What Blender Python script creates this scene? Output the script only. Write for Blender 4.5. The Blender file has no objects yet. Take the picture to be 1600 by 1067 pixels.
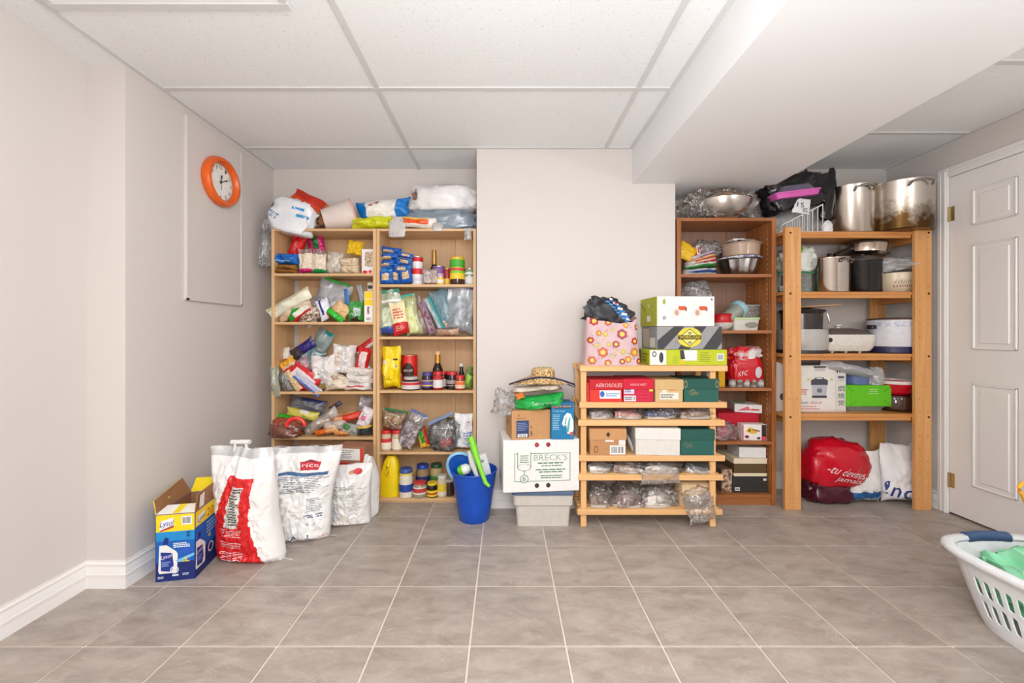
import bpy, bmesh, math, random
from mathutils import Vector, Matrix, noise, Euler
from mathutils.bvhtree import BVHTree

scene = bpy.context.scene
COL = scene.collection
PI = math.pi

# ------------------------------------------------------------------ camera, world, light
CAM_H = 1.08            # eye height
FPX = 634.0             # focal length in pixels of the 1600 px wide frame
VX, VY = 789.0, 522.0   # vanishing point of the floor lines
cam_d = bpy.data.cameras.new('camera')
cam = bpy.data.objects.new('camera', cam_d)
COL.objects.link(cam)
cam.location = (0, 0, CAM_H)
cam.rotation_euler = (PI / 2, 0, 0)
cam_d.sensor_width = 36.0
cam_d.lens = 36.0 * FPX / 1600.0
cam_d.shift_x = (800 - VX) / 1600.0
cam_d.shift_y = -(533.5 - VY) / 1600.0
cam_d.clip_start = 0.02
scene.camera = cam

world = bpy.data.worlds.new('world')
scene.world = world
world.use_nodes = True
world.node_tree.nodes['Background'].inputs[0].default_value = (0.9, 0.95, 1.0, 1)
world.node_tree.nodes['Background'].inputs[1].default_value = 0.3

def area(name, loc, size, power, rot=(0, 0, 0), col=(1, 1, 1), sy=None):
    d = bpy.data.lights.new(name, 'AREA')
    d.shape = 'RECTANGLE'; d.size = size; d.size_y = sy or size
    d.energy = power; d.color = col
    o = bpy.data.objects.new(name, d); COL.objects.link(o)
    o.location = loc; o.rotation_euler = rot
    return o
def bulb(name, loc, r, power, col=(1, 1, 1)):
    d = bpy.data.lights.new(name, 'POINT')
    d.shadow_soft_size = r; d.energy = power; d.color = col
    o = bpy.data.objects.new(name, d); COL.objects.link(o); o.location = loc
    return o
# ceiling panels behind the camera, a globe lamp under the ceiling, an added fill bulb at right, and the photographer's flash
area('ceiling_panel_light', (-0.6, -0.75, 2.2), 1.1, 24, sy=0.55, col=(1, .98, .96))
area('ceiling_panel_light', (0.49, -1.6, 2.2), 0.5, 20, sy=0.5, col=(1, .98, .96))
bulb('unseen_bulb_light', (2.15, 0.3, 1.55), 0.14, 20, col=(.98, .99, 1))  # unseen fill bulb added to brighten the right alcove and bulkhead
bulb('unseen_bulb_light', (0.0, 0.15, 1.90), 0.14, 30, col=(.95, .98, 1))
bulb('flash_light', (0.15, -0.3, 1.25), 0.3, 62, col=(1, .99, .98))
area('bounce_flash_light', (0.5, 0.1, 0.9), 0.6, 18, rot=(PI, 0, 0), col=(.88, .94, 1))
scene.view_settings.view_transform = 'Standard'
scene.view_settings.look = 'None'
scene.view_settings.gamma = 1
scene.view_settings.use_curve_mapping = False
scene.view_settings.exposure = 0.04
scene.cycles.max_bounces = 10
scene.cycles.transparent_max_bounces = 24

# ------------------------------------------------------------------ helpers
def X(px, y): return (px - VX) * y / FPX
def Z(py, y): return CAM_H - (py - VY) * y / FPX
def S(n, y): return n * y / FPX

def lin(c):
    c = c / 255.0
    return c / 12.92 if c <= 0.04045 else ((c + 0.055) / 1.055) ** 2.4
def rgb(c): return (lin(c[0]), lin(c[1]), lin(c[2]), 1)

_M = {}
def _new(name):
    m = bpy.data.materials.new(name); m.use_nodes = True
    return m, m.node_tree.nodes, m.node_tree.links, m.node_tree.nodes['Principled BSDF']
def _mixcol(n, l, fac, a, b):
    x = n.new('ShaderNodeMix'); x.data_type = 'RGBA'
    l.new(fac, x.inputs['Factor'])
    x.inputs['A'].default_value = a; x.inputs['B'].default_value = b
    return x.outputs['Result']
def _ramp(n, l, fac, p0, p1):
    r = n.new('ShaderNodeMapRange'); r.inputs['From Min'].default_value = p0; r.inputs['From Max'].default_value = p1
    l.new(fac, r.inputs['Value']); return r.outputs['Result']
def _noise(n, l, vec, scale, detail=4, rough=.55, dist=0):
    t = n.new('ShaderNodeTexNoise'); t.inputs['Scale'].default_value = scale; t.inputs['Detail'].default_value = detail
    t.inputs['Roughness'].default_value = rough; t.inputs['Distortion'].default_value = dist
    if vec: l.new(vec, t.inputs['Vector'])
    return t.outputs['Fac']
def _coord(n, l, scale=(1, 1, 1), which='Object'):
    c = n.new('ShaderNodeTexCoord'); m = n.new('ShaderNodeMapping'); m.inputs['Scale'].default_value = scale
    l.new(c.outputs[which], m.inputs['Vector']); return m.outputs['Vector']
def _bump(n, l, h, b, strength=.3, dist=.002):
    bp = n.new('ShaderNodeBump'); bp.inputs['Strength'].default_value = strength; bp.inputs['Distance'].default_value = dist
    l.new(h, bp.inputs['Height']); l.new(bp.outputs['Normal'], b.inputs['Normal'])
def dk(c, f): return tuple(max(0, min(255, v * f)) for v in c)

def P(c, rough=.5, metal=0, var=.06, sc=30, bump=0, spec=.5):
    """plain coloured surface with a little procedural variation"""
    key = ('P', tuple(c), rough, metal, var, sc, bump)
    if key in _M: return _M[key]
    m, n, l, b = _new('surface')
    v = _coord(n, l); f = _noise(n, l, v, sc)
    col = _mixcol(n, l, f, rgb(dk(c, 1 - var)), rgb(dk(c, 1 + var)))
    l.new(col, b.inputs['Base Color'])
    b.inputs['Roughness'].default_value = rough; b.inputs['Metallic'].default_value = metal
    if bump: _bump(n, l, f, b, bump, .003)
    _M[key] = m; return m
def FILM(c, rough=.28): return P(c, rough, 0, .05, 14, .25)
def CARD(c): return P(c, .75, 0, .05, 40, .05)
def INK(c): return P(c, .5, 0, .02, 60)
def STEEL(c=(200, 196, 190), rough=.22): return P(c, rough, 1, .08, 9)
def MIXF(a, b, sc=60, rough=.6, lo=.42, hi=.58, bump=.6):
    """two-colour mottled stuff (grains, noodles, nuts)"""
    key = ('MX', tuple(a), tuple(b), sc, rough)
    if key in _M: return _M[key]
    m, n, l, bs = _new('mottled')
    v = _coord(n, l); f = _noise(n, l, v, sc, 3)
    l.new(_mixcol(n, l, _ramp(n, l, f, lo, hi), rgb(a), rgb(b)), bs.inputs['Base Color'])
    bs.inputs['Roughness'].default_value = rough
    _bump(n, l, f, bs, bump, .004)
    _M[key] = m; return m
def CLEAR(c=(225, 228, 230), a=.22, rough=.12):
    """thin plastic film: partly see-through, lets light through it, white highlights painted along creases, shiny"""
    key = ('CL', tuple(c), a, rough)
    if key in _M: return _M[key]
    m, n, l, b = _new('clear_film'); n.remove(b)
    N = n.new; v = _coord(n, l)
    f = _noise(n, l, v, 19, 2, .5, 2.6); f2 = _noise(n, l, v, 42, 2, .5, 1.5)
    def M(op, x, y, z=None):
        k = N('ShaderNodeMath'); k.operation = op
        for i, q in enumerate((x, y, z)):
            if q is None: continue
            if isinstance(q, (int, float)): k.inputs[i].default_value = q
            else: l.new(q, k.inputs[i])
        return k.outputs[0]
    a2 = M('ABSOLUTE', M('SUBTRACT', f, .5), 0); a3 = M('ABSOLUTE', M('SUBTRACT', f2, .5), 0)
    hgt = M('MULTIPLY_ADD', a3, .35, a2)
    bp = N('ShaderNodeBump'); bp.inputs['Strength'].default_value = .35; bp.inputs['Distance'].default_value = .012; l.new(hgt, bp.inputs['Height'])
    df = N('ShaderNodeBsdfDiffuse'); df.inputs[0].default_value = rgb(tuple(min(252, x * 1.09) for x in c))
    tl = N('ShaderNodeBsdfTranslucent'); tl.inputs[0].default_value = rgb(tuple(min(252, x * 1.09) for x in c))
    gl = N('ShaderNodeBsdfGlossy'); gl.inputs['Roughness'].default_value = rough; gl.inputs[0].default_value = (.9, .9, .9, 1)
    l.new(bp.outputs[0], gl.inputs['Normal'])
    m1 = N('ShaderNodeMixShader'); m1.inputs[0].default_value = .4; l.new(df.outputs[0], m1.inputs[1]); l.new(tl.outputs[0], m1.inputs[2])
    tr = N('ShaderNodeBsdfTransparent'); tr.inputs[0].default_value = rgb(tuple(min(255, x * .25 + 190) for x in c))
    w = N('ShaderNodeLayerWeight'); w.inputs['Blend'].default_value = .3
    cr = N('ShaderNodeMapRange'); cr.inputs['From Max'].default_value = .022; cr.inputs['To Min'].default_value = .62 if a < .5 else .15; cr.inputs['To Max'].default_value = 0; l.new(a2, cr.inputs['Value'])  # opaque white lines painted in as highlights on the film
    fac = M('ADD', M('MULTIPLY_ADD', M('POWER', w.outputs['Facing'], 2.5), .16, cr.outputs[0]), a * .30 if a < .5 else a * .9)
    m2 = N('ShaderNodeMixShader'); l.new(M('MINIMUM', fac, 1.0), m2.inputs[0]); l.new(tr.outputs[0], m2.inputs[1]); l.new(m1.outputs[0], m2.inputs[2])
    fr = N('ShaderNodeFresnel'); fr.inputs['IOR'].default_value = 1.5
    m3 = N('ShaderNodeMixShader'); l.new(M('MINIMUM', M('MULTIPLY_ADD', fr.outputs[0], .8, .06), 1.0), m3.inputs[0]); l.new(m2.outputs[0], m3.inputs[1]); l.new(gl.outputs[0], m3.inputs[2])
    out = [k for k in n if k.type == 'OUTPUT_MATERIAL'][0]; l.new(m3.outputs[0], out.inputs['Surface'])
    _M[key] = m; return m
def WOOD(a, b, axis='X', rough=.45, sc=1.0, knots=False):
    key = ('W', tuple(a), tuple(b), axis, rough, sc)
    if key in _M: return _M[key]
    m, n, l, bs = _new('wood')
    s = {'X': (1.2, 26, 26), 'Z': (26, 26, 1.2), 'Y': (26, 1.2, 26)}[axis]
    v = _coord(n, l, tuple(k * sc for k in s)); f = _noise(n, l, v, 1.6, 6, .6, .6)
    oi = n.new('ShaderNodeObjectInfo')
    col = _mixcol(n, l, _ramp(n, l, f, .3, .7), rgb(a), rgb(b))
    h = n.new('ShaderNodeHueSaturation'); l.new(col, h.inputs['Color'])
    l.new(_rng(n, l, oi.outputs['Random'], .93, 1.05), h.inputs['Value'])
    l.new(h.outputs[0], bs.inputs['Base Color']); bs.inputs['Roughness'].default_value = rough
    _bump(n, l, f, bs, .08, .002)
    _M[key] = m; return m
def _rng(n, l, val, lo, hi):
    r = n.new('ShaderNodeMapRange'); r.inputs['To Min'].default_value = lo; r.inputs['To Max'].default_value = hi
    l.new(val, r.inputs['Value']); return r.outputs['Result']

def link(o, parent=None):
    COL.objects.link(o)
    if parent is not None: o.parent = parent
    return o
def tag(o, label, cat, group=None):
    if len(label.split()) > 16 or len(label.split()) < 4: print('LABEL', label)
    o['label'] = label; o['category'] = cat
    if group: o['group'] = group
    return o
def thing(name, label, cat, loc=(0, 0, 0), rz=0, group=None):
    o = bpy.data.objects.new(name, None); o.empty_display_size = .05
    link(o); o.location = loc; o.rotation_euler = (0, 0, math.radians(rz))
    return tag(o, label, cat, group)
def mk(name, verts, faces, mats, parent=None, mi=None, smooth=True, sharp=40):
    me = bpy.data.meshes.new(name); me.from_pydata([tuple(v) for v in verts], [], faces); me.update()
    for m in (mats if isinstance(mats, (list, tuple)) else [mats]): me.materials.append(m)
    if mi: me.polygons.foreach_set('material_index', mi)
    if smooth:
        me.polygons.foreach_set('use_smooth', [True] * len(me.polygons))
        if sharp: me.set_sharp_from_angle(angle=math.radians(sharp))
    o = bpy.data.objects.new(name, me)
    return link(o, parent)
def struct(o): o['kind'] = 'structure'; return o

class G:
    """geometry collector"""
    def __init__(s): s.v = []; s.f = []; s.m = []
    def add(s, v, f, mi=0, T=None):
        b = len(s.v)
        s.v += [(T @ Vector(p)) if T is not None else Vector(p) for p in v]
        s.f += [tuple(i + b for i in q) for q in f]; s.m += [mi] * len(f); return s
    def box(s, x0, x1, y0, y1, z0, z1, bev=0, mi=0, T=None):
        if bev <= 0:
            v = [(x, y, z) for z in (z0, z1) for y in (y0, y1) for x in (x0, x1)]
            f = [(0, 2, 3, 1), (4, 5, 7, 6), (0, 1, 5, 4), (2, 6, 7, 3), (0, 4, 6, 2), (1, 3, 7, 5)]
            return s.add(v, f, mi, T)
        bm = bmesh.new(); bmesh.ops.create_cube(bm, size=1)
        for k in bm.verts:
            k.co = Vector((x0 + (k.co.x + .5) * (x1 - x0), y0 + (k.co.y + .5) * (y1 - y0), z0 + (k.co.z + .5) * (z1 - z0)))
        bmesh.ops.bevel(bm, geom=bm.edges[:], offset=bev, segments=1, affect='EDGES', profile=.5)
        bm.verts.index_update()
        s.add([k.co.copy() for k in bm.verts], [tuple(k.index for k in q.verts) for q in bm.faces], mi, T)
        bm.free(); return s
    def lathe(s, prof, n=28, mi=0, T=None, cap0=True, cap1=True, sx=1, sy=1):
        v = []; f = []
        for r, z in prof:
            for i in range(n):
                a = 2 * PI * i / n; v.append((r * math.cos(a) * sx, r * math.sin(a) * sy, z))
        for j in range(len(prof) - 1):
            for i in range(n):
                k = (i + 1) % n; f.append((j * n + i, j * n + k, (j + 1) * n + k, (j + 1) * n + i))
        if cap0 and prof[0][0] > 1e-6: f.append(tuple(range(n - 1, -1, -1)))
        if cap1 and prof[-1][0] > 1e-6: f.append(tuple((len(prof) - 1) * n + i for i in range(n)))
        return s.add(v, f, mi, T)
    def tube(s, pts, r, n=8, mi=0, T=None, closed=False):
        pts = [Vector(p) for p in pts]; v = []; f = []; L = len(pts)
        up = Vector((0, 0, 1))
        for i, p in enumerate(pts):
            if closed: d = pts[(i + 1) % L] - pts[i - 1]
            else: d = pts[min(i + 1, L - 1)] - pts[max(i - 1, 0)]
            d.normalize()
            a = d.cross(up)
            if a.length < .1: a = d.cross(Vector((1, 0, 0)))
            a.normalize(); b = d.cross(a)
            rr = r[i] if isinstance(r, (list, tuple)) else r
            for k in range(n):
                t = 2 * PI * k / n; v.append(p + a * (math.cos(t) * rr) + b * (math.sin(t) * rr))
        for i in range(L if closed else L - 1):
            for k in range(n):
                j = (i + 1) % L; kk = (k + 1) % n
                f.append((i * n + k, j * n + k, j * n + kk, i * n + kk))
        if not closed:
            f.append(tuple(range(n))); f.append(tuple((L - 1) * n + k for k in range(n - 1, -1, -1)))
        return s.add(v, f, mi, T)
    def obj(s, name, mats, parent=None, smooth=True, sharp=40):
        return mk(name, s.v, s.f, mats, parent, s.m, smooth, sharp)

def boxobj(name, x0, x1, y0, y1, z0, z1, mat, parent=None, bev=.002):
    return G().box(x0, x1, y0, y1, z0, z1, bev).obj(name, mat, parent, smooth=False)

# ------------------------------------------------------------------ flat print stamped on surfaces
_bvh = {}
def _prep(o):
    k = o.name
    if k not in _bvh:
        vs = [v.co.copy() for v in o.data.vertices]
        xs = [[min(v[i] for v in vs), max(v[i] for v in vs)] for i in range(3)]
        _bvh[k] = (BVHTree.FromPolygons(vs, [tuple(p.vertices) for p in o.data.polygons]), xs, len(o.data.polygons) < 60)
    return _bvh[k]
def stamp(o, face, pts, faces, mat, name, lift):
    """project 2D points (fractions of the face's bounding box) onto the object's surface"""
    tree, bb, flat = _prep(o); out = []
    (x0, x1), (y0, y1), (z0, z1) = bb
    if flat:
        du, dv = {'f': (x1 - x0, z1 - z0), 'r': (y1 - y0, z1 - z0), 'l': (y1 - y0, z1 - z0), 't': (x1 - x0, y1 - y0)}[face]
        eu, ev = min(.2, .0022 / du), min(.2, .0022 / dv)
        pts = [(min(1 - eu, max(eu, u)), min(1 - ev, max(ev, v))) for u, v in pts]
    for u, v in pts:
        if face == 'f': p = Vector((x0 + u * (x1 - x0), y0 - .1, z0 + v * (z1 - z0))); d = Vector((0, 1, 0))
        elif face == 'r': p = Vector((x1 + .1, y0 + u * (y1 - y0), z0 + v * (z1 - z0))); d = Vector((-1, 0, 0))
        elif face == 'l': p = Vector((x0 - .1, y1 - u * (y1 - y0), z0 + v * (z1 - z0))); d = Vector((1, 0, 0))
        elif face == 't': p = Vector((x0 + u * (x1 - x0), y0 + v * (y1 - y0), z1 + .1)); d = Vector((0, 0, -1))
        h, nrm, i, ds = tree.ray_cast(p, d)
        if h is None:
            h, nrm, i, ds = tree.find_nearest(p + d * .12)
        out.append(h - d * lift)
    return mk(name, out, faces, mat, o, smooth=False)
def rect(o, face, u0, u1, v0, v1, c, name='printed_panel', lift=.0007, sk=0):
    n = 1 if _prep(o)[2] else 7
    pts = [(u0 + (u1 - u0) * i / n + sk * (j / n), v0 + (v1 - v0) * j / n) for j in range(n + 1) for i in range(n + 1)]
    w = n + 1
    fs = [(j * w + i, j * w + i + 1, (j + 1) * w + i + 1, (j + 1) * w + i) for j in range(n) for i in range(n)]
    return stamp(o, face, pts, fs, INK(c) if isinstance(c, tuple) else c, name, lift)
def poly(o, face, pts, c, name='printed_shape', lift=.0010):
    return stamp(o, face, pts, [tuple(range(len(pts)))], INK(c), name, lift)
def ell(o, face, uc, vc, ru, rv, c, name='printed_spot', lift=.0011, ring=0, n=20):
    pts = [(uc + ru * math.cos(2 * PI * i / n), vc + rv * math.sin(2 * PI * i / n)) for i in range(n)]
    if not ring:
        if _prep(o)[2]: return stamp(o, face, pts, [tuple(range(n))], INK(c), name, lift)
        pts = [(uc, vc)] + [(uc + ru * k / 4 * math.cos(2 * PI * i / n), vc + rv * k / 4 * math.sin(2 * PI * i / n)) for k in range(1, 5) for i in range(n)]
        fs = [(0, 1 + i, 1 + (i + 1) % n) for i in range(n)] + [(1 + k * n + i, 1 + (k + 1) * n + i, 1 + (k + 1) * n + (i + 1) % n, 1 + k * n + (i + 1) % n) for k in range(3) for i in range(n)]
        return stamp(o, face, pts, fs, INK(c), name, lift)
    pts += [(uc + ru * (1 - ring) * math.cos(2 * PI * i / n), vc + rv * (1 - ring) * math.sin(2 * PI * i / n)) for i in range(n)]
    return stamp(o, face, pts, [(i, (i + 1) % n, n + (i + 1) % n, n + i) for i in range(n)], INK(c), name, lift)
_tx = {}
def text_geo(s):
    if s not in _tx:
        cu = bpy.data.curves.new('t', 'FONT'); cu.body = s; cu.resolution_u = 2
        ob = bpy.data.objects.new('t', cu); me = bpy.data.meshes.new_from_object(ob)
        vs = [(v.co.x, v.co.y) for v in me.vertices]; fs = [tuple(p.vertices) for p in me.polygons]
        bpy.data.objects.remove(ob); bpy.data.curves.remove(cu); bpy.data.meshes.remove(me)
        x0 = min(v[0] for v in vs); x1 = max(v[0] for v in vs); y0 = min(v[1] for v in vs); y1 = max(v[1] for v in vs)
        _tx[s] = ([((v[0] - x0) / (x1 - x0), (v[1] - y0) / (y1 - y0)) for v in vs], fs)
    return _tx[s]
def text(o, face, s, u0, u1, v0, v1, c, rot=0, shear=0, name='lettering', lift=.0014, asp=1.0):
    vs, fs = text_geo(s)
    pts = []
    cu, cv = (u0 + u1) / 2, (v0 + v1) / 2; ca, sa = math.cos(math.radians(rot)), math.sin(math.radians(rot))
    for a, b in vs:
        x = (a - .5) * (u1 - u0) + shear * (b - .5) * (u1 - u0); y = (b - .5) * (v1 - v0)
        pts.append((cu + x * ca - y * sa / asp, cv + x * sa * asp + y * ca))
    return stamp(o, face, pts, fs, INK(c), name, lift)
def lines(o, face, u0, u1, v0, v1, n, c, seed=1, fill=.5, name='small_print', center=False, lift=.0012):
    """rows of small print too fine to read"""
    rnd = random.Random(seed); pts = []; fs = []
    for k in range(n):
        b = v1 - (v1 - v0) * (k + .5) / n; hh = (v1 - v0) / n * fill / 2
        e = u0 + (u1 - u0) * rnd.uniform(.7, 1); a = u0
        if center: q = (u1 - e) / 2; a = u0 + q; e = e + q
        while a < e - 1e-6:
            w = min((u1 - u0) * rnd.uniform(.08, .2), e - a)
            i = len(pts); pts += [(a, b - hh), (a + w, b - hh), (a + w, b + hh), (a, b + hh)]; fs.append((i, i + 1, i + 2, i + 3))
            a += w + (u1 - u0) * .025
    return stamp(o, face, pts, fs, INK(c), name, lift)
def barcode(o, face, u0, u1, v0, v1, c=(40, 40, 40), bg=(240, 240, 238), seed=3, n=12):
    r = rect(o, face, u0, u1, v0, v1, bg, 'barcode_label', .0010)
    rnd = random.Random(seed); pts = []; fs = []; du = (u1 - u0); dv = (v1 - v0)
    for k in range(n):
        a = u0 + du * (.1 + .8 * k / n); w = du * .8 / n * rnd.uniform(.25, .75); i = len(pts)
        pts += [(a, v0 + dv * .15), (a + w, v0 + dv * .15), (a + w, v1 - dv * .12), (a, v1 - dv * .12)]; fs.append((i, i + 1, i + 2, i + 3))
    return stamp(o, face, pts, fs, INK(c), 'barcode', .0016)

# ------------------------------------------------------------------ generic things
def carton(name, label, cat, x0, x1, ytop, zb, yf, d, c, lid=None, rz=0, group=None, top=None, h=None, mat=None):
    """a cardboard box: root at the middle of its front bottom edge. px bounds at the front plane yf"""
    w = S(x1 - x0, yf); h = h or (Z(ytop, yf) - zb)
    t = thing(name, label, cat, (X((x0 + x1) / 2, yf), yf, zb), rz, group)
    lh = lid[0] * h if lid else 0
    body = boxobj('body', -w / 2, w / 2, 0, d, 0, h - lh * .35 if lid else h, mat or CARD(c), t, .0015)
    out = [t, body]
    if lid:
        out.append(boxobj('lid', -w / 2 - .003, w / 2 + .003, -.003, d + .003, h - lh, h, CARD(lid[1]), t, .0015))
    else: out.append(None)
    return out

def pillow_geo(w, h, d, seed=1, nu=18, nv=20, mode='lie', wr=.10, tuck=.06, amp=.25):
    """a sealed bag: two faces joined at their seams; mode lie / stand (bulges low) / flat"""
    V = []; F = []; UV = []; idx = {}
    for side in (-1, 1):
        for j in range(nv + 1):
            for i in range(nu + 1):
                u = -1 + 2 * i / nu; v = j / nv
                edge = i in (0, nu) or j in (0, nv)
                if side == 1 and edge: idx[(1, i, j)] = idx[(-1, i, j)]; continue
                tu = max(0, 1 - abs(u) ** 2.6) ** .6
                if mode == 'stand': p = (max(0, 1 - v ** 2.0)) ** .85 * min(1, v / .1) ** .5
                elif mode == 'half': p = (max(0, 1 - (v / .72) ** 2.5)) ** .8 * min(1, v / .1) ** .5 if v < .72 else 0; p = max(p, .06 * (1 - v))
                else: p = (4 * v * (1 - v)) ** .55
                q = Vector((u * 2.2 * w / max(w, h), v * 4.4 * h / max(w, h), seed * 7.3 + side * 2))
                nz = noise.noise(q) * 1.3 - 1.5 * abs(noise.noise(q * 2.3)) + .35 - .7 * abs(noise.noise(q * 4.6)) + .15
                T = d / 2 * p * tu * (1 + amp * nz)
                T += wr * d * nz * p * tu
                se = math.sin(u * 16 + seed * 3 + 3 * noise.noise(q)) * math.exp(-min(v, 1 - v) * 9) * wr * d * .5
                rr_ = math.sin(seed * 12.9); tp = 1 + .10 * rr_ * (v - .5) - .10 * max(0, abs(v - .5) * 2 - .55) ** 1.5 * (1 + rr_)
                x = u * w / 2 * (1 - tuck * p * (1 - abs(v - .5))) * tp + .07 * w * noise.noise(q * .8 + Vector((9, 0, 0))) + .02 * w * noise.noise(q * 3)
                z = (v - .5) * h * (1 - tuck * tu) + .05 * h * noise.noise(q * .8 + Vector((0, 9, 0))) + .012 * h * noise.noise(q * 3)
                wave = .10 * d * math.sin(u * 5 + seed) * (1 if edge else .6)
                idx[(side, i, j)] = len(V); V.append(Vector((x, side * T + wave + (0 if edge else se * side * tu), z))); UV.append(((u + 1) / 2, v))
    for side in (-1, 1):
        for j in range(nv):
            for i in range(nu):
                q = [idx[(side, i, j)], idx[(side, i + 1, j)], idx[(side, i + 1, j + 1)], idx[(side, i, j + 1)]]
                F.append(tuple(q if side == -1 else q[::-1]))
    cen = [(sum(UV[k][0] for k in f) / 4, sum(UV[k][1] for k in f) / 4) for f in F]
    return V, F, cen
_seed = [0]
def bag(label, cx, cy, wpx, hpx, ang, y, d, mats, name='food_packet', cat='packet', group=None, mode='lie', bands=(), rest=None,
        tip=0, yaw=0, zipc=None, wr=.10, contents=None, seed=None, nu=18, nv=20, parent=None, bend=None, amp=.25):
    """a pouch whose middle shows at px (cx, cy) at depth y. ang turns it in the picture plane, tip leans it, yaw turns it.
    bands: (u0,u1,v0,v1,material index); contents: (material, fill 0..1) inside a clear pouch"""
    _seed[0] += 1; sd = seed or _seed[0]
    w, h = S(wpx, y), S(hpx, y)
    V, F, cen = pillow_geo(w, h, d, sd, nu, nv, mode, wr, .06, amp)
    if bend: V = [Vector((v.x, v.y, v.z - bend * (2 * v.x / w) ** 2 * h)) for v in V]
    mats = list(mats) if isinstance(mats, (list, tuple)) else [mats]
    mi = []
    for u, v in cen:
        k = 0
        for b in bands:
            if b[0] <= u <= b[1] and b[2] <= v <= b[3]: k = b[4]
        mi.append(k)
    R = Euler((math.radians(tip), math.radians(-ang), math.radians(yaw)), 'YXZ').to_matrix()
    R = Matrix.Rotation(math.radians(yaw), 3, 'Z') @ Matrix.Rotation(math.radians(-ang), 3, 'Y') @ Matrix.Rotation(math.radians(tip), 3, 'X')
    loc = Vector((X(cx, y), y, Z(cy, y)))
    if rest is not None: loc.z += rest - min((R @ v).z + loc.z for v in V) + .0008
    o = mk(name, V, F, mats, parent, mi, True, 60)
    o.matrix_world = Matrix.LocRotScale(loc, R.to_quaternion(), None)
    tag(o, label, cat, group)
    if contents:
        cm, fill = contents
        V2, F2, c2 = pillow_geo(w * .9, h * fill, d * .82, sd + 40, 12, 12, 'lie', .14)
        V2 = [v + Vector((0, 0, -h * .5 + h * fill * .5 + h * .03)) for v in V2]
        mk('contents', V2, F2, cm, o, None, True, 60)
    if zipc:
        g = G(); zs = [v for v in V if False]
        g.box(-w * .49, w * .49, -.0022, .0022, h * .5 - .012 - h * .02, h * .5 + .002)
        g.obj('zip_seal', FILM(zipc), o, False)
    return o

def blob_geo(sx, sy, sz, seed, sub=4, amp=.22, ridge=.25, sq=.75, flat=.75):
    bm = bmesh.new(); bmesh.ops.create_icosphere(bm, subdivisions=sub, radius=1)
    V = []
    for v in bm.verts:
        p = v.co.copy()
        q = Vector([math.copysign(abs(k) ** sq, k) for k in p])
        n1 = noise.noise(p * 1.4 + Vector((seed * 5.1, 0, 0)))
        r1 = abs(noise.noise(p * 3.1 + Vector((0, seed * 3.7, 0))))
        r2 = abs(noise.noise(p * 7.0 + Vector((0, 0, seed * 2.9))))
        r3 = abs(noise.noise(p * 2.0 + Vector((seed, seed, 0))))
        wv = p + Vector((noise.noise(p * 2 + Vector((seed, 0, 3))), noise.noise(p * 2 + Vector((3, seed, 0))), noise.noise(p * 2 + Vector((0, 3, seed))))) * .35
        s1 = (1 - min(1, 1.6 * abs(noise.noise(wv * 2.6 + Vector((seed * 1.7, 0, 0)))))) ** 3; s2 = (1 - min(1, 1.6 * abs(noise.noise(wv * 5.5 + Vector((0, seed * 1.3, 0)))))) ** 3
        q *= 1 + amp * n1 - ridge * .5 * (r1 - .2) - ridge * .3 * (r2 - .2) - ridge * .6 * (r3 - .2) + ridge * .75 * (s1 - .3) + ridge * .4 * (s2 - .3)
        if q.z < -flat: q.z = -flat + (q.z + flat) * .1
        V.append(q)
    mn = [min(v[i] for v in V) for i in range(3)]; mx = [max(v[i] for v in V) for i in range(3)]
    V = [Vector(((v.x - (mn[0] + mx[0]) / 2) / (mx[0] - mn[0]) * sx, (v.y - (mn[1] + mx[1]) / 2) / (mx[1] - mn[1]) * sy, (v.z - mn[2]) / (mx[2] - mn[2]) * sz)) for v in V]
    F = [tuple(k.index for k in f.verts) for f in bm.faces]; bm.free()
    return V, F
def blob(label, x0, x1, y0, y1, y, d, mat, name='plastic_bag', cat='bag', group=None, rest=None, seed=None, parent=None, sub=4, rz=0, mi_fn=None, ang=0, **kw):
    """a crumpled bag filling the px box at depth y (its middle plane)"""
    _seed[0] += 1; sd = seed or _seed[0]
    zb = Z(y1, y) if rest is None else rest + .0008
    h = Z(y0, y) - zb
    V, F = blob_geo(S(x1 - x0, y), d, h, sd, sub, **kw)
    mi = None
    if mi_fn: mi = [mi_fn((sum((V[k] for k in f), Vector()) / 3)) for f in F]
    o = mk(name, V, F, mat, parent, mi, True, 70)
    o.location = (X((x0 + x1) / 2, y), y, zb); o.rotation_euler = (0, math.radians(-ang), math.radians(rz))
    return tag(o, label, cat, group)

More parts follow.
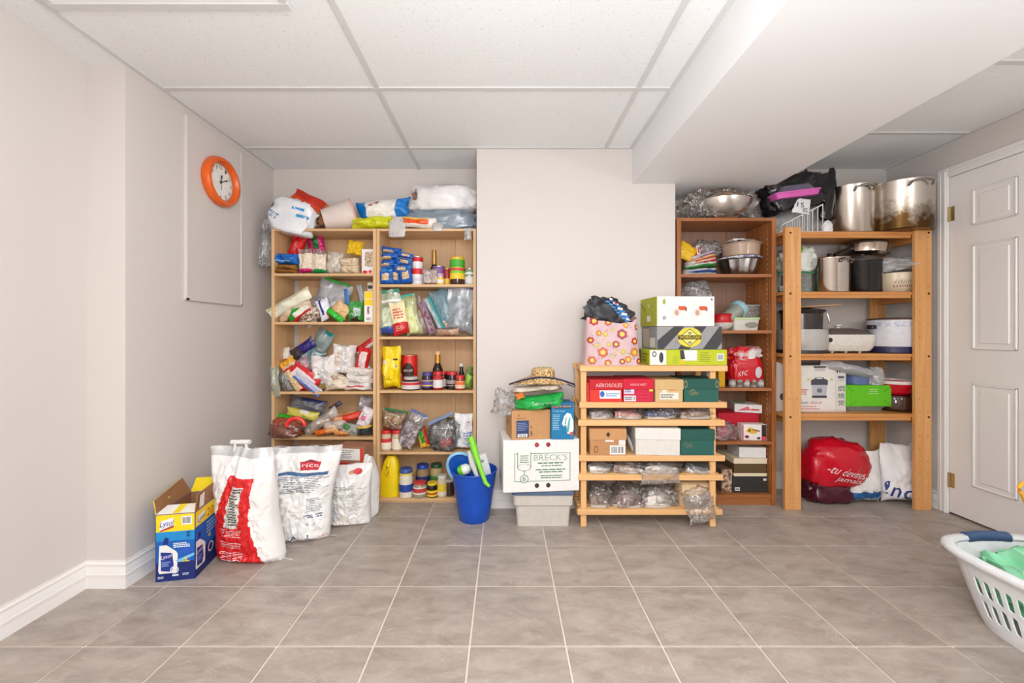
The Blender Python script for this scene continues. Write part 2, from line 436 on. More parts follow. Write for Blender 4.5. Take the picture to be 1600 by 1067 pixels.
def turned(name, label, cat, cx, y, zb, group=None, rz=0):
    return thing(name, label, cat, (X(cx, y), y, zb + .0005), rz, group)
def GLASS(c, rough=.08): return P(c, rough, 0, .08, 20)
def jar(label, cx, wpx, ytop, zb, y, lidc, body, lab=None, lidh=.16, name='jar', cat='jar', group=None, neck=.86, labv=(.15, .68), lidr=None, stripes=()):
    """screw-top jar: px centre/width at depth y (its middle), top at px ytop"""
    r = S(wpx, y) / 2; h = Z(ytop, y) - zb
    t = turned(name, label, cat, cx, y, zb, group)
    hb = h * (1 - lidh)
    g = G().lathe([(r * .9, 0), (r, r * .1), (r, hb * .78), (r * .96, hb * .86), (r * neck, hb * .95), (r * neck, hb)], 24)
    b = g.obj('body', body if not isinstance(body, tuple) else GLASS(body), t)
    lr = lidr * r if lidr else r * neck * 1.05
    G().lathe([(lr, 0), (lr, h * lidh * .85), (lr * .94, h * lidh)], 24, T=Matrix.Translation((0, 0, hb - .001))).obj('lid', P(lidc, .35), t)
    if lab:
        G().lathe([(r * 1.012, hb * labv[0]), (r * 1.012, hb * labv[1])], 24, cap0=False, cap1=False).obj('label', INK(lab), t)
    for (v0, v1, c) in stripes:
        G().lathe([(r * 1.02, hb * v0), (r * 1.02, hb * v1)], 24, cap0=False, cap1=False).obj('label_band', INK(c), t)
    return t
def can(label, cx, wpx, ytop, zb, y, c, group=None, bands=(), name='tin_can', h=None, top=(190, 188, 184)):
    r = S(wpx, y) / 2; h = h or Z(ytop, y) - zb
    t = turned(name, label, 'can', cx, y, zb, group)
    G().lathe([(r * .97, 0), (r, .002), (r, h - .002), (r * .97, h)], 24).obj('body', P(c, .35), t)
    G().lathe([(r * .98, h - .003), (r * 1.015, h - .002), (r * 1.015, h + .0015), (r * .9, h + .0015), (r * .88, h - .001)], 24).obj('rim', STEEL(top), t)
    for v0, v1, cc in bands:
        G().lathe([(r * 1.012, h * v0), (r * 1.012, h * v1)], 24, cap0=False, cap1=False).obj('label_band', INK(cc), t)
    return t
def bottle(label, cx, wpx, ytop, zb, y, body, cap, neckc=None, lab=None, capf=.06, shoulder=.55, neckr=.32, group=None, labv=(.1, .45), labc=None, h=None):
    r = S(wpx, y) / 2; h = h or Z(ytop, y) - zb
    t = turned('bottle', label, 'bottle', cx, y, zb, group)
    G().lathe([(r * .92, 0), (r, r * .1), (r, h * shoulder), (r * .8, h * (shoulder + .07)), (r * neckr * 1.2, h * (shoulder + .16)), (r * neckr, h * (shoulder + .2)), (r * neckr, h * (1 - capf))], 24).obj('body', GLASS(body), t)
    if neckc: G().lathe([(r * neckr * 1.25, h * (shoulder + .18)), (r * neckr * 1.08, h * (1 - capf))], 20, cap0=False, cap1=False).obj('neck_foil', P(neckc, .3, .6), t)
    G().lathe([(r * neckr * 1.25, h * (1 - capf) - .004), (r * neckr * 1.25, h)], 20).obj('cap', P(cap, .4), t)
    if lab: G().lathe([(r * 1.012, h * labv[0]), (r * 1.012, h * labv[1])], 24, cap0=False, cap1=False).obj('label', INK(lab), t)
    return t

# ------------------------------------------------------------------ the room
HC = 2.234; XL = -1.626; XLF = -1.793; XR = 2.678; YB = 2.85; YA = 2.531; YJ = 1.738; YR = -2.2
XA0, XA1 = -0.176, 1.062; BX0, BX1, BZ = 0.794, 1.70, 2.018

def mat_wall():
    m, n, l, b = _new('painted_wall')
    v = _coord(n, l); f = _noise(n, l, v, 1.3, 3)
    l.new(_mixcol(n, l, f, rgb((208, 201, 197)), rgb((213, 206, 201))), b.inputs['Base Color'])
    b.inputs['Roughness'].default_value = .6
    _bump(n, l, _noise(n, l, v, 220, 2), b, .05, .001)
    return m
def mat_tile():
    m, n, l, b = _new('floor_tile')
    oi = n.new('ShaderNodeObjectInfo'); c = n.new('ShaderNodeTexCoord')
    ad = n.new('ShaderNodeVectorMath'); ad.operation = 'ADD'; l.new(c.outputs['Object'], ad.inputs[0])
    sc = n.new('ShaderNodeVectorMath'); sc.operation = 'SCALE'; sc.inputs[0].default_value = (37, 53, 11); l.new(oi.outputs['Random'], sc.inputs['Scale'])
    l.new(sc.outputs[0], ad.inputs[1]); vec = ad.outputs[0]
    mp = n.new('ShaderNodeMapping'); mp.inputs['Rotation'].default_value = (0, 0, .6); mp.inputs['Scale'].default_value = (1, 2.2, 1); l.new(vec, mp.inputs['Vector'])
    f1 = _noise(n, l, mp.outputs[0], 7, 7, .62, .5); f2 = _noise(n, l, mp.outputs[0], 60, 3)
    col = _mixcol(n, l, _ramp(n, l, f1, .3, .72), rgb((146, 134, 125)), rgb((180, 169, 160)))
    f3 = _noise(n, l, mp.outputs[0], 5, 4, .5, 2.5)
    band = n.new('ShaderNodeMath'); band.operation = 'COMPARE'; band.inputs[1].default_value = .5; band.inputs[2].default_value = .004; l.new(f3, band.inputs[0])
    x = n.new('ShaderNodeMix'); x.data_type = 'RGBA'
    mul = n.new('ShaderNodeMath'); mul.operation = 'MULTIPLY'; mul.inputs[1].default_value = .35; l.new(band.outputs[0], mul.inputs[0]); l.new(mul.outputs[0], x.inputs['Factor'])
    l.new(col, x.inputs['A']); x.inputs['B'].default_value = rgb((206, 196, 186))
    h = n.new('ShaderNodeHueSaturation'); l.new(x.outputs['Result'], h.inputs['Color']); l.new(_rng(n, l, oi.outputs['Random'], .95, 1.05), h.inputs['Value'])
    l.new(h.outputs[0], b.inputs['Base Color']); b.inputs['Roughness'].default_value = .42
    _bump(n, l, f2, b, .12, .001)
    return m
def mat_ceil():
    m, n, l, b = _new('ceiling_panel')
    v = _coord(n, l, which='Object'); f = _noise(n, l, v, 130, 4, .7)
    vo = _noise(n, l, v, 75, 2)
    col = _mixcol(n, l, _ramp(n, l, vo, .30, .36), rgb((216, 217, 218)), rgb((236, 237, 238)))
    l.new(col, b.inputs['Base Color']); b.inputs['Roughness'].default_value = .9
    _bump(n, l, f, b, .45, .004)
    return m
M_WALL = mat_wall(); M_TILE = mat_tile(); M_CEIL = mat_ceil()
M_WHITE = P((232, 229, 226), .35, 0, .01, 5); M_BAR = P((210, 210, 209), .5, 0, .01, 5)
M_GROUT = P((222, 210, 197), .8, 0, .05, 60)
M_DROP = P((230, 230, 231), .6, 0, .012, 2)

def wall(name, x0, x1, y0, y1, z0=0, z1=HC + .06, mat=None): return struct(boxobj(name, x0, x1, y0, y1, z0, z1, mat or M_WALL, None, 0))
wall('wall_left', XLF - .1, XLF, YR - .1, YJ)
wall('wall_left_rear', XL - .27, XL, YJ, YB + .1)
wall('wall_back', XL, XA0, YB, YB + .1)
wall('wall_back_middle', XA0, XA1, YA, YB + .1)
wall('wall_back_right', XA1, XR, YB, YB + .1)
wall('wall_front', XLF - .1, XR + .1, YR - .1, YR)
DY0, DY1, DZ = 1.683, 2.443, 2.022      # door opening
wall('wall_right', XR, XR + .1, DY1, YB + .1)
wall('wall_right_near', XR, XR + .1, YR, DY0)
wall('wall_right_header', XR, XR + .1, DY0, DY1, DZ)
wall('wall_beyond_door', XR + .2, XR + .25, DY0 - .1, DY1 + .1, 0, DZ + .1)

# floor of square tiles
fl = struct(boxobj('floor', XLF - .1, XR + .3, YR - .1, YB + .1, -.06, -.004, M_GROUT, None, 0))
T = .3337; TX0, TY0 = -.1222, 2.0718; GR = .0035
tile_mesh = None
for i in range(-6, 10):
    for j in range(-14, 4):
        x0, x1 = TX0 + i * T + GR, TX0 + (i + 1) * T - GR; y0, y1 = TY0 + j * T + GR, TY0 + (j + 1) * T - GR
        lim0 = XLF if y0 < YJ - .05 else XL
        if x0 < lim0: x0 = lim0
        if x1 > XR + .08: x1 = XR + .08
        y1 = min(y1, YB); y0 = max(y0, YR)
        if x1 - x0 < .02 or y1 - y0 < .02: continue
        full = abs(x1 - x0 - T + 2 * GR) < 1e-6 and abs(y1 - y0 - T + 2 * GR) < 1e-6
        if full and tile_mesh: o = bpy.data.objects.new('floor_tile', tile_mesh); link(o, fl)
        else:
            hx, hy = (x1 - x0) / 2, (y1 - y0) / 2
            o = boxobj('floor_tile', -hx, hx, -hy, hy, -.008, 0, M_TILE, fl, .0012)
            if full: tile_mesh = o.data
        o.location = ((x0 + x1) / 2, (y0 + y1) / 2, 0)

# dropped ceiling: panels laid in a grid of bars
ce = struct(boxobj('ceiling', XLF - .1, XR + .1, YR - .1, YB + .1, HC + .03, HC + .09, M_BAR, None, 0))
def ceil_region(xa, xb, xs, ys):
    xs = [xa] + [x for x in xs if xa < x < xb] + [xb]
    ys = [YR] + sorted(y for y in ys if YR < y < YB) + [YB]
    for a, b in zip(xs, xs[1:]):
        for c, d in zip(ys, ys[1:]):
            boxobj('ceiling_panel', a + .001, b - .001, c + .001, d - .001, HC + .005, HC + .02, M_CEIL, ce, 0)
    for x in xs[1:-1]: boxobj('ceiling_bar', x - .012, x + .012, YR, YB, HC, HC + .006, M_BAR, ce, 0)
    for y in ys[1:-1]: boxobj('ceiling_bar', xa, xb, y - .012, y + .012, HC - .0005, HC + .006, M_BAR, ce, 0)
    for x in (xa, xb): boxobj('ceiling_bar', max(xa, x - .02), min(xb, x + .02), YR, YB, HC - .001, HC + .006, M_BAR, ce, 0)
ceil_region(XL, BX0, [-.601, .627], [2.523 - .609 * k for k in range(8)])
ceil_region(BX1, XR, [], [2.337 - .612 * k for k in range(8)])
boxobj('ceiling_panel', XLF, XL, YR, YJ, HC + .005, HC + .02, M_CEIL, ce, 0)
boxobj('ceiling_panel', BX1 + .0, BX1 + .11, 2.40, 2.56, HC + .001, HC + .005, M_CEIL, ce, 0)
struct(boxobj('ceiling_bulkhead', BX0, BX1, YR, YB, BZ, HC + .03, M_DROP, None, .002))

# surface light panels: one at the frame's top edge, two behind the camera
M_DIFF = P((245, 246, 248), .4, 0, .01, 5)
def ceiling_light(label, x0, x1, y0, y1):
    t = thing('ceiling_light', label, 'ceiling light', ((x0 + x1) / 2, (y0 + y1) / 2, HC))
    a, b = (x1 - x0) / 2, (y1 - y0) / 2
    for q in ((-a, a, -b, -b + .03), (-a, a, b - .03, b), (-a, -a + .03, -b + .0301, b - .0301), (a - .03, a, -b + .0301, b - .0301)):
        boxobj('frame_bar', *q, -.006, .004, M_BAR, t, .002)
    boxobj('diffuser', -a + .03, a - .03, -b + .03, b - .03, -.004, .004, M_DIFF, t, 0)
ceiling_light('slim white ceiling light panel near the left wall', -1.60, -.755, .85, 1.44)
ceiling_light('white ceiling light panel over the left half of the room', -1.18, -.02, -1.05, -.45)
ceiling_light('white ceiling light panel fixed under the bulkhead side', .2, .78, -1.9, -1.3)

# baseboards: stepped profile swept along each wall
def baseboard(name, p0, p1, nrm, m0=0, m1=0):
    """p0->p1 along the wall foot, nrm points into the room; m0/m1 mitre (+1 outside, -1 inside corner)"""
    prof = [(0, .112), (.006, .112), (.006, .106), (.010, .100), (.010, .094), (.007, .090), (.011, .072), (.013, .060), (.016, .058), (.016, .048), (.013, .046), (.017, 0), (0, 0)]
    p0, p1, nrm = Vector(p0), Vector(p1), Vector(nrm); d = (p1 - p0).normalized()
    V = []; n = len(prof)
    for p, s in ((p0, -m0), (p1, m1)):
        for a, z in prof:
            q = p + nrm * a + d * (a * s); V.append((q.x, q.y, z))
    F = [(i, (i + 1) % n, n + (i + 1) % n, n + i) for i in range(n)] + [tuple(range(n)), tuple(range(2 * n - 1, n - 1, -1))]
    return struct(mk(name, V, F, M_WHITE, None, None, False))
baseboard('baseboard_left', (XLF, YR, 0), (XLF, YJ, 0), (1, 0, 0), 0, -1)
baseboard('baseboard_left_corner', (XLF, YJ, 0), (XL, YJ, 0), (0, -1, 0), -1, 1)
baseboard('baseboard_left_rear', (XL, YJ, 0), (XL, YB, 0), (1, 0, 0), 1, -1)
baseboard('baseboard_back', (XL, YB, 0), (XA0, YB, 0), (0, -1, 0), -1, -1)
baseboard('baseboard_middle', (XA0, YA, 0), (XA1, YA, 0), (0, -1, 0), 1, 1)
baseboard('baseboard_back_right', (XA1, YB, 0), (XR, YB, 0), (0, -1, 0), -1, -1)
baseboard('baseboard_right', (XR, YB, 0), (XR, DY1 + .062, 0), (-1, 0, 0), -1, 0)
baseboard('baseboard_right_near', (XR, DY0 - .062, 0), (XR, YR, 0), (-1, 0, 0), 0, 0)

# door with six raised panels, hinges, casing
do = struct(boxobj('door_1', XR - .003, XR + .032, DY0 + .002, DY1 - .002, .012, DZ - .002, M_WHITE, None, .001))
for (z0, z1) in ((1.702, 1.907), (.992, 1.590), (.209, .798)):
    for (ya, yb) in ((2.114, 2.319), (1.808, 2.013)):
        g = G()
        g.box(XR - .0055, XR + .005, ya, yb, z0, z1, 0)
        for q in ((ya, ya + .012, z0, z1), (yb - .012, yb, z0, z1), (ya, yb, z0, z0 + .012), (ya, yb, z1 - .012, z1)):
            g.box(XR - .012, XR + .005, *q, .004)
        g.box(XR - .010, XR + .005, ya + .032, yb - .032, z0 + .032, z1 - .032, .006)
        g.obj('door_panel', M_WHITE, do, False)
for z in (1.80, .205):
    hg = G(); hg.tube([(XR - .008, DY1 - .002, z - .045), (XR - .008, DY1 - .002, z + .045)], .006, 8); hg.box(XR - .0045, XR + .0, DY1 - .03, DY1 - .006, z - .043, z + .043)
    hg.obj('hinge', P((196, 178, 132), .3, .8), do)
def casing(name, y0, y1, z0, z1):
    g = G(); g.box(XR - .014, XR + .002, y0, y1, z0, z1, .003)
    if y1 - y0 < .2:
        c = (y0 + y1) / 2; g.box(XR - .019, XR, c - .022, c - .006, z0, z1 - .02, .003); g.box(XR - .017, XR, c + .006, c + .014, z0, z1 - .02, .002)
    else:
        c = (z0 + z1) / 2; g.box(XR - .019, XR, y0 + .03, y1 - .03, c - .01, c + .008, .003)
    return struct(g.obj(name, M_WHITE, None, False))
casing('trim_1', DY1, DY1 + .06, 0, DZ + .06)
casing('trim_2', DY0 - .06, DY0, 0, DZ + .06)
casing('trim_3', DY0, DY1, DZ, DZ + .06)
struct(boxobj('trim_4', XR, XR + .1, DY1, DY1 + .012, 0, DZ, M_WHITE, None, 0))

# access panel on the left wall with the clock
ay0, ay1, az0, az1 = 2.053, 2.49, 1.252, 2.190
tr = struct(boxobj('trim_5', XL, XL + .010, ay0, ay1, az0, az1, M_WALL, None, .001))
for nm, q in (('edge_strip', (ay0, ay0 + .02, az0, az1)), ('edge_strip', (ay1 - .012, ay1, az0, az1)), ('edge_strip', (ay0, ay1, az0, az0 + .014))):
    boxobj(nm, XL + .009, XL + .016, *q, M_WALL, tr, .002)

cl = thing('wall_clock', 'round wall clock with a wide orange rim on the left wall panel', 'clock', (XL + .011, 2.286, 1.936))
RM = Matrix.Rotation(PI / 2, 4, 'Y')
r = .137
G().lathe([(r * .96, 0), (r, .012), (r * .985, .030), (r * .93, .042), (r * .82, .044), (r * .745, .032), (r * .725, .016)], 48, T=RM, cap0=False, cap1=False).obj('rim', P((226, 96, 22), .3), cl)
face = G().lathe([(r * .76, 0), (r * .76, .012)], 40, T=RM).obj('dial', P((236, 234, 230), .5), cl)
def dial_text(s, a, rr, hh):
    vs, fs = text_geo(s); cx = math.sin(a) * rr; cz = math.cos(a) * rr; w = hh * .62 * len(s)
    pts = [(.0135, (cx + (u - .5) * w), cz + (v - .5) * hh) for u, v in vs]
    # seen from the room the wall's +y runs to the right
    return pts, fs
g = G()
for k in range(1, 13):
    p, f = dial_text(str(k), k * PI / 6, r * .61, .021); g.add(p, f)
for k in range(60):
    a = k * PI / 30; q = Matrix.Rotation(-a, 4, 'X'); g.box(.0128, .0134, -.0008, .0008, r * .70, r * .735, 0, T=q)
g.obj('numerals', INK((70, 70, 74)), face, False)['kind'] = 'stuff'
for nm, a, ln, wd in (('hour_hand', 2 * PI * (0.3 / 12), .042, .0028), ('minute_hand', 2 * PI * (10.5 / 60), .062, .0022), ('second_hand', 2 * PI * 29 / 60, .045, .001)):
    g = G(); g.box(.016, .0172, -wd, wd, -.01, ln, 0, T=Matrix.Rotation(-a, 4, 'X'))
    if nm != 'second_hand': g.box(.016, .0174, -wd * 2, wd * 2, ln * .62, ln * .86, 0, T=Matrix.Rotation(-a, 4, 'X'))
    g.obj(nm, INK((60, 60, 62)), cl, False)
G().lathe([(.006, .012), (.006, .02)], 14, T=RM).obj('hub', INK((60, 60, 62)), cl)

# ------------------------------------------------------------------ shelving
def bookcase(label, x0, x1, yf, yb, top, th, shelves, wz, wx, wb, plinth=None, notch=0, st=None, sp=None):
    t = thing('bookcase', label, 'bookcase', ((x0 + x1) / 2, yf, 0)); c = (x0 + x1) / 2; a = (x1 - x0) / 2; d = yb - yf; st = st or th
    for s in (-1, 1):
        p = boxobj('side_panel', *( (-a, -a + st) if s < 0 else (a - st, a)), 0, d, 0, top, wz, t, .0008)
        if sp:
            g = G()
            for yy in (.045, d - .05):
                k = .12
                while k < top - .1:
                    xx = -a + st + .0002 if s < 0 else a - st - .0002
                    g.box(xx - .0006, xx + .0006, yy - .003, yy + .003, k - .003, k + .003); k += .032
            g.obj('peg_holes', INK(sp), p, False)['kind'] = 'stuff'
    boxobj('top_panel', -a + st, a - st, 0, d, top - th, top, wx, t, .0008)
    for z in shelves: boxobj('shelf', -a + st, a - st, .002, d - .006, z - th, z, wx, t, .0008)
    if notch:
        boxobj('back_panel', -a + st + notch, -a + st + notch + (2 * a - 2 * st - notch), d - .005, d, .02, top - th, wb, t, 0)
    else:
        w = 2 * a - 2 * st; m = -a + st + w * .76
        boxobj('back_panel', -a + st, m - .001, d - .005, d, .02, top - th, wb, t, 0)
        boxobj('back_panel', m + .001, a - st, d - .005, d, .02, top - th, wb, t, 0)
    if plinth: boxobj('plinth', -a + st, a - st, .01, .024, 0, plinth, wx, t, .0005)
    return t
BA, BB = (222, 184, 138), (206, 165, 118)
W_BZ, W_BX, W_BB = WOOD(BA, BB, 'Z', .4), WOOD(BA, BB, 'X', .4), WOOD((214, 176, 134), (203, 163, 120), 'Z', .5, .7)
YF = 2.594; LT = .0165
LZ = [1.755, 1.469, 1.158, .712, .421, .03]; RZ = [1.755, 1.399, 1.064, .72, .327, .03]
bookcase('pale birch bookcase crammed with food packets, beside the left wall', X(424, YF), X(587.5, YF), YF, 2.838, LZ[0], LT, LZ[1:], W_BZ, W_BX, W_BB, .013, notch=.035, st=.019)
bookcase('pale birch bookcase with jars and cans, beside the jutting middle wall', X(588.3, YF), X(744, YF), YF, 2.838, RZ[0], LT, RZ[1:], W_BZ, W_BX, W_BB, .013, st=.019)
CA, CB = (180, 116, 64), (128, 72, 34)
W_CZ, W_CX, W_CB = WOOD(CA, CB, 'Z', .4, 1.6), WOOD((172, 110, 64), (146, 86, 46), 'X', .4, .8), WOOD((150, 118, 98), (138, 106, 88), 'Z', .6, .6)
YC = 2.556
CZ = [1.813, 1.459, 1.104, .741, .403, .068]
bookcase('dark brown wood-grain bookcase in the right alcove', X(1057.5, YC), X(1213, YC), YC, 2.838, CZ[0], .02, CZ[1:], W_CZ, W_CX, W_CB, .048, st=.028, sp=(225, 205, 180))

# pine storage rack by the door
PA, PB = (222, 168, 108), (204, 142, 82)
W_PZ, W_PX, W_PY = WOOD(PA, PB, 'Z', .45, .8), WOOD((214, 152, 90), (194, 126, 66), 'X', .45, .8), WOOD((200, 138, 78), (180, 114, 58), 'Y', .45, .8)
YP = 2.49; PZ_ = [1.716, 1.343, .958, .585]
rk = thing('storage_rack', 'tall open pine rack with four shelves beside the white door', 'shelving rack', (X(1340, YP), YP, 0))
cx = X(1340, YP); rnd = random.Random(5)
for xa, xb in ((X(1227, YP) - cx, X(1252, YP) - cx), (X(1430.5, YP) - cx, X(1456, YP) - cx)):
    for ya in (0, .300):
        p = boxobj('post', xa, xb, ya, ya + .022, 0, 1.738, W_PZ, rk, .0015)
        g = G(); w = xb - xa
        for k in range(22):
            for e in (.25, .75):
                if rnd.random() < .8: g.lathe([(.0024, 0), (.0024, .0012)], 8, T=Matrix.Translation((xa + w * e, ya - .0008, .07 + k * .0765)) @ Matrix.Rotation(PI / 2, 4, 'X'))
        g.obj('peg_holes', INK((70, 44, 24)), p, False)['kind'] = 'stuff'
        if ya == 0:
            for z in PZ_:
                e = .32 if xa < 0 else .80
                G().lathe([(.0065, 0), (.006, .002)], 12, T=Matrix.Translation((xa + w * e, ya - .0006, z - .014)) @ Matrix.Rotation(PI / 2, 4, 'X')).obj('bolt', P((52, 38, 28), .4, .4), p)
for z in PZ_:
    xa, xb = X(1227, YP) - cx, X(1456, YP) - cx
    for k in range(3): boxobj('shelf_board', xa + .005, xb - .005, .0225 + k * .0925, .0225 + k * .0925 + .0895, z - .020, z, W_PX, rk, .0015)
    for e in (xa + .035, xb - .062): boxobj('side_rail', e, e + .028, .0225, .2995, z - .062, z - .0205, W_PY, rk, .0015)
    boxobj('front_rail', xa + .1, xb - .105, .0225, .0405, z - .040, z - .0205, W_PX, rk, .001)

# slatted shoe rack
SA, SB = (236, 190, 134), (220, 168, 110)
W_SX, W_SZ = WOOD(SA, SB, 'X', .5, .7), WOOD(SA, SB, 'Z', .5, .7)
YS = 2.267; SZ = [.905, .701, .601, .404, .297, .104]
sr = thing('shoe_rack', 'low slatted pine shoe rack with six shelves in front of the middle wall', 'shoe rack', (X(1016, YS), YS, 0))
cx = X(1016, YS); SD = .215
for k, z in enumerate(SZ):
    xa, xb = X((906, 905, 903, 904, 903, 902)[k], YS) - cx, X((1136, 1135, 1132, 1132, 1129, 1128)[k], YS) - cx
    boxobj('front_rail', xa, xb, -.008, .010, z - .032, z, W_SX, sr, .002)
    boxobj('back_rail', xa, xb, SD - .010, SD + .008, z - .032, z, W_SX, sr, .002)
    for j in range(4): boxobj('slat', xa + .01, xb - .01, .018 + j * .046, .018 + j * .046 + .036, z - .014, z, W_SX, sr, .0015)
for xa in (X(908, YS) - cx, X(1111, YS) - cx):
    for ya in (.0105, SD - .0305): boxobj('leg', xa, xa + .032, ya, ya + .020, 0, SZ[0] - .015, W_SZ, sr, .0015)
for xa in (X(908, YS) - cx, X(1111, YS) - cx):
    for z in SZ: boxobj('cross_bar', xa + .004, xa + .028, .0306, SD - .0306, z - .030, z - .0145, W_SX, sr, .001)

# ------------------------------------------------------------------ on the left birch bookcase
WHT = (236, 234, 232); CRM = (226, 208, 178); RED = (200, 30, 36); ORG = (226, 92, 26); BLU = (28, 98, 186); YEL = (238, 206, 30); GRN = (30, 150, 52)
NAVY = (24, 40, 110); MAG = (214, 30, 120); BRN = (112, 70, 44); TEAL = (40, 150, 150); BLK = (28, 28, 30)
GP = 'packets on the left birch bookcase'
C1 = CLEAR((226, 228, 230), .20); C2 = CLEAR((215, 222, 228), .34); C3 = CLEAR((236, 236, 236), .5)
# on top
o = blob('white shopping bag with blue print slumped over the left birch bookcase top corner', 411, 491, 309, 366, 2.645, .15, [FILM((232, 235, 240))], rest=None, seed=11, amp=.25, ridge=.16, ang=-12)
for (u0, u1, v0, v1) in ((.55, .78, .66, .73), (.66, .88, .47, .55)): rect(o, 'f', u0, u1, v0, v1, (60, 150, 205), 'blue_mark')
text(o, 'f', 'mart', .10, .34, .34, .52, (40, 110, 170), -28)
rect(o, 'f', .04, .12, .55, .75, (70, 130, 190), 'blue_mark')
blob('crumpled clear plastic bag hanging down the side of the left birch bookcase', 405, 426, 342, 418, 2.62, .10, C1, seed=12, name='clear_bag', amp=.4, ridge=.55)
o = bag('orange-red snack bag leaning on the tub atop the left birch bookcase', 489, 330, 42, 80, -118 + 180, 2.75, .05, [FILM((222, 70, 26)), MIXF((90, 52, 36), (190, 130, 80), 40), FILM((196, 44, 20))], bands=((0, 1, 0, .36, 1), (.75, 1, .3, 1, 2)), name='snack_bag', cat='bag', seed=5)
t = thing('plastic_tub', 'cloudy white plastic tub lying on its side atop the left birch bookcase', 'tub', (X(528, 2.70), 2.70, LZ[0] + .098))
TT = Matrix.Rotation(math.radians(18), 4, 'Z') @ Matrix.Rotation(math.radians(74), 4, 'Y')
G().lathe([(.0, -.09), (.066, -.09), (.070, -.085), (.103, .100), (.108, .102), (.108, .106), (.100, .106), (.066, -.082), (0, -.082)], 36, T=TT).obj('body', P((222, 208, 200), .4), t)
G().lathe([(.100, .100), (.108, .098), (.111, .106), (.104, .112), (.099, .108)], 36, T=TT, cap0=False, cap1=False).obj('rim', P((226, 176, 166), .4), t)
o = bag('yellow-green bag lying flat under the white rice bag atop the birch bookcases', 582, 349, 64, 20, 4, 2.66, .10, FILM((206, 208, 30)), name='snack_bag', cat='bag', rest=LZ[0], tip=0)
o = bag('white rice bag with blue ends lying atop the birch bookcases', 601, 329, 86, 34, 7, 2.70, .11, [FILM((232, 230, 224)), FILM((20, 120, 200))], bands=((0, .17, 0, 1, 1), (.72, 1, 0, 1, 1)), name='rice_bag', cat='bag')
poly(o, 'f', [(.25, .72), (.45, .86), (.50, .80), (.30, .66)], (150, 20, 40), 'red_mark')
ell(o, 'f', .5, .45, .14, .22, (240, 236, 226), 'printed_spot')
o = bag('orange packet inside a thin white bag atop the right birch bookcase', 650, 348, 68, 18, -3, 2.62, .08, [FILM((234, 226, 216)), FILM((232, 84, 26)), FILM((236, 190, 90))], bands=((.1, .85, .3, .75, 1), (.15, .75, .68, .9, 2)), rest=LZ[0], name='snack_packet')
blob('thin white bag corner drooping over the front of the birch bookcase tops', 607, 634, 338, 371, 2.578, .018, C3, seed=14, name='thin_bag')
blob('twisted white bag knot at the end of the orange packet', 674, 694, 347, 362, 2.60, .03, C3, seed=15, name='thin_bag', sub=3)
blob('clear bag of bluish bottles under the white bag atop the right birch bookcase', 634, 746, 322, 357, 2.70, .19, [CLEAR((176, 196, 214), .55)], rest=LZ[0], seed=16, name='clear_bag')
o = blob('large white carrier bag resting atop the right birch bookcase', 640, 751, 288, 333, 2.70, .22, [FILM((226, 224, 224))], seed=17, amp=.16, ridge=.16)
ell(o, 'f', .10, .52, .055, .18, (128, 98, 86), 'brown_patch'); text(o, 'f', 'shui', .36, .52, .82, .93, (150, 60, 60), 8)
bag('clear film corner hanging over the right end of the birch bookcase top', 731, 365, 12, 20, 180, 2.58, .01, C2, name='film_scrap', cat='film')

# shelf one
zb = LZ[1]
for k, (c, a, b) in enumerate((((150, 100, 46), 417.5, 424), ((168, 116, 50), 410.5, 418))):
    bag(('brown paper packet at the bottom of the stack under the blue pack', 'tan paper packet right under the blue pack')[k], 448, (a + b) / 2 , 37, 8, 0, 2.66, .12, P(c, .6), rest=zb + (1 - k) * .0 + k * .031, group=GP)
bag('bright blue soft pack on top of brown packets in the left birch bookcase', 449, 402, 38, 17, -2, 2.66, .12, [FILM((26, 110, 200)), FILM((150, 190, 230))], bands=((.1, .8, .2, .32, 1),), group=GP, rest=zb + .062)
bag('shiny red food bag behind the rice packs of the left birch bookcase', 465, 385, 22, 36, -18, 2.74, .06, [FILM((216, 24, 30)), FILM((236, 120, 120))], bands=((.4, .6, .3, .7, 1),), group=GP)
bag('magenta food bag with a green corner in the left birch bookcase', 494, 380, 26, 34, 8, 2.76, .05, [FILM((208, 26, 110)), FILM((40, 110, 50))], bands=((.35, .7, .2, 1, 1),), group=GP)
for k, (cx_, w, c, lab) in enumerate(((478, 22, MAG, 'clear rice pack with a pink base in the left birch bookcase'), (499, 23, (30, 150, 80), 'clear rice pack with a green base in the left birch bookcase'))):
    o = bag(lab, cx_, 405, w, 40, (3, -2)[k], 2.65, .07, [MIXF((222, 204, 182), (240, 228, 210), 120), FILM(c), CLEAR((230, 226, 220), .4)], mode='stand', bands=((0, 1, 0, .14, 1), (0, 1, .82, 1, 2)), rest=zb, group=GP)
bag('clear bag of dried beans between the rice packs and the cream blocks', 523, 408, 26, 36, -4, 2.66, .06, [CLEAR((232, 228, 222), .5)], mode='stand', rest=zb, group=GP, contents=(MIXF((206, 190, 168), (236, 226, 210), 90), .85))
for k in (0, 1): bag(('cream noodle block lying on the shelf below another block', 'tan noodle block lying on top of another block')[k], 548 + k * -1, 405, 29 - k, 14, (0, 2)[k], 2.66, .10, MIXF((222, 196, 164), (238, 222, 198), 110, .3), rest=zb + k * .050, group=GP)
bag('crinkled yellow spice packet on top of the noodle blocks', 555, 387, 24, 22, -10, 2.68, .035, FILM((232, 190, 20)), group=GP, wr=.25)
_, b_, _ = carton('food_box', 'white windowed box with red spots at the end of the top food shelf', 'box', 565, 583, 389, zb, 2.63, .10, (232, 230, 228))
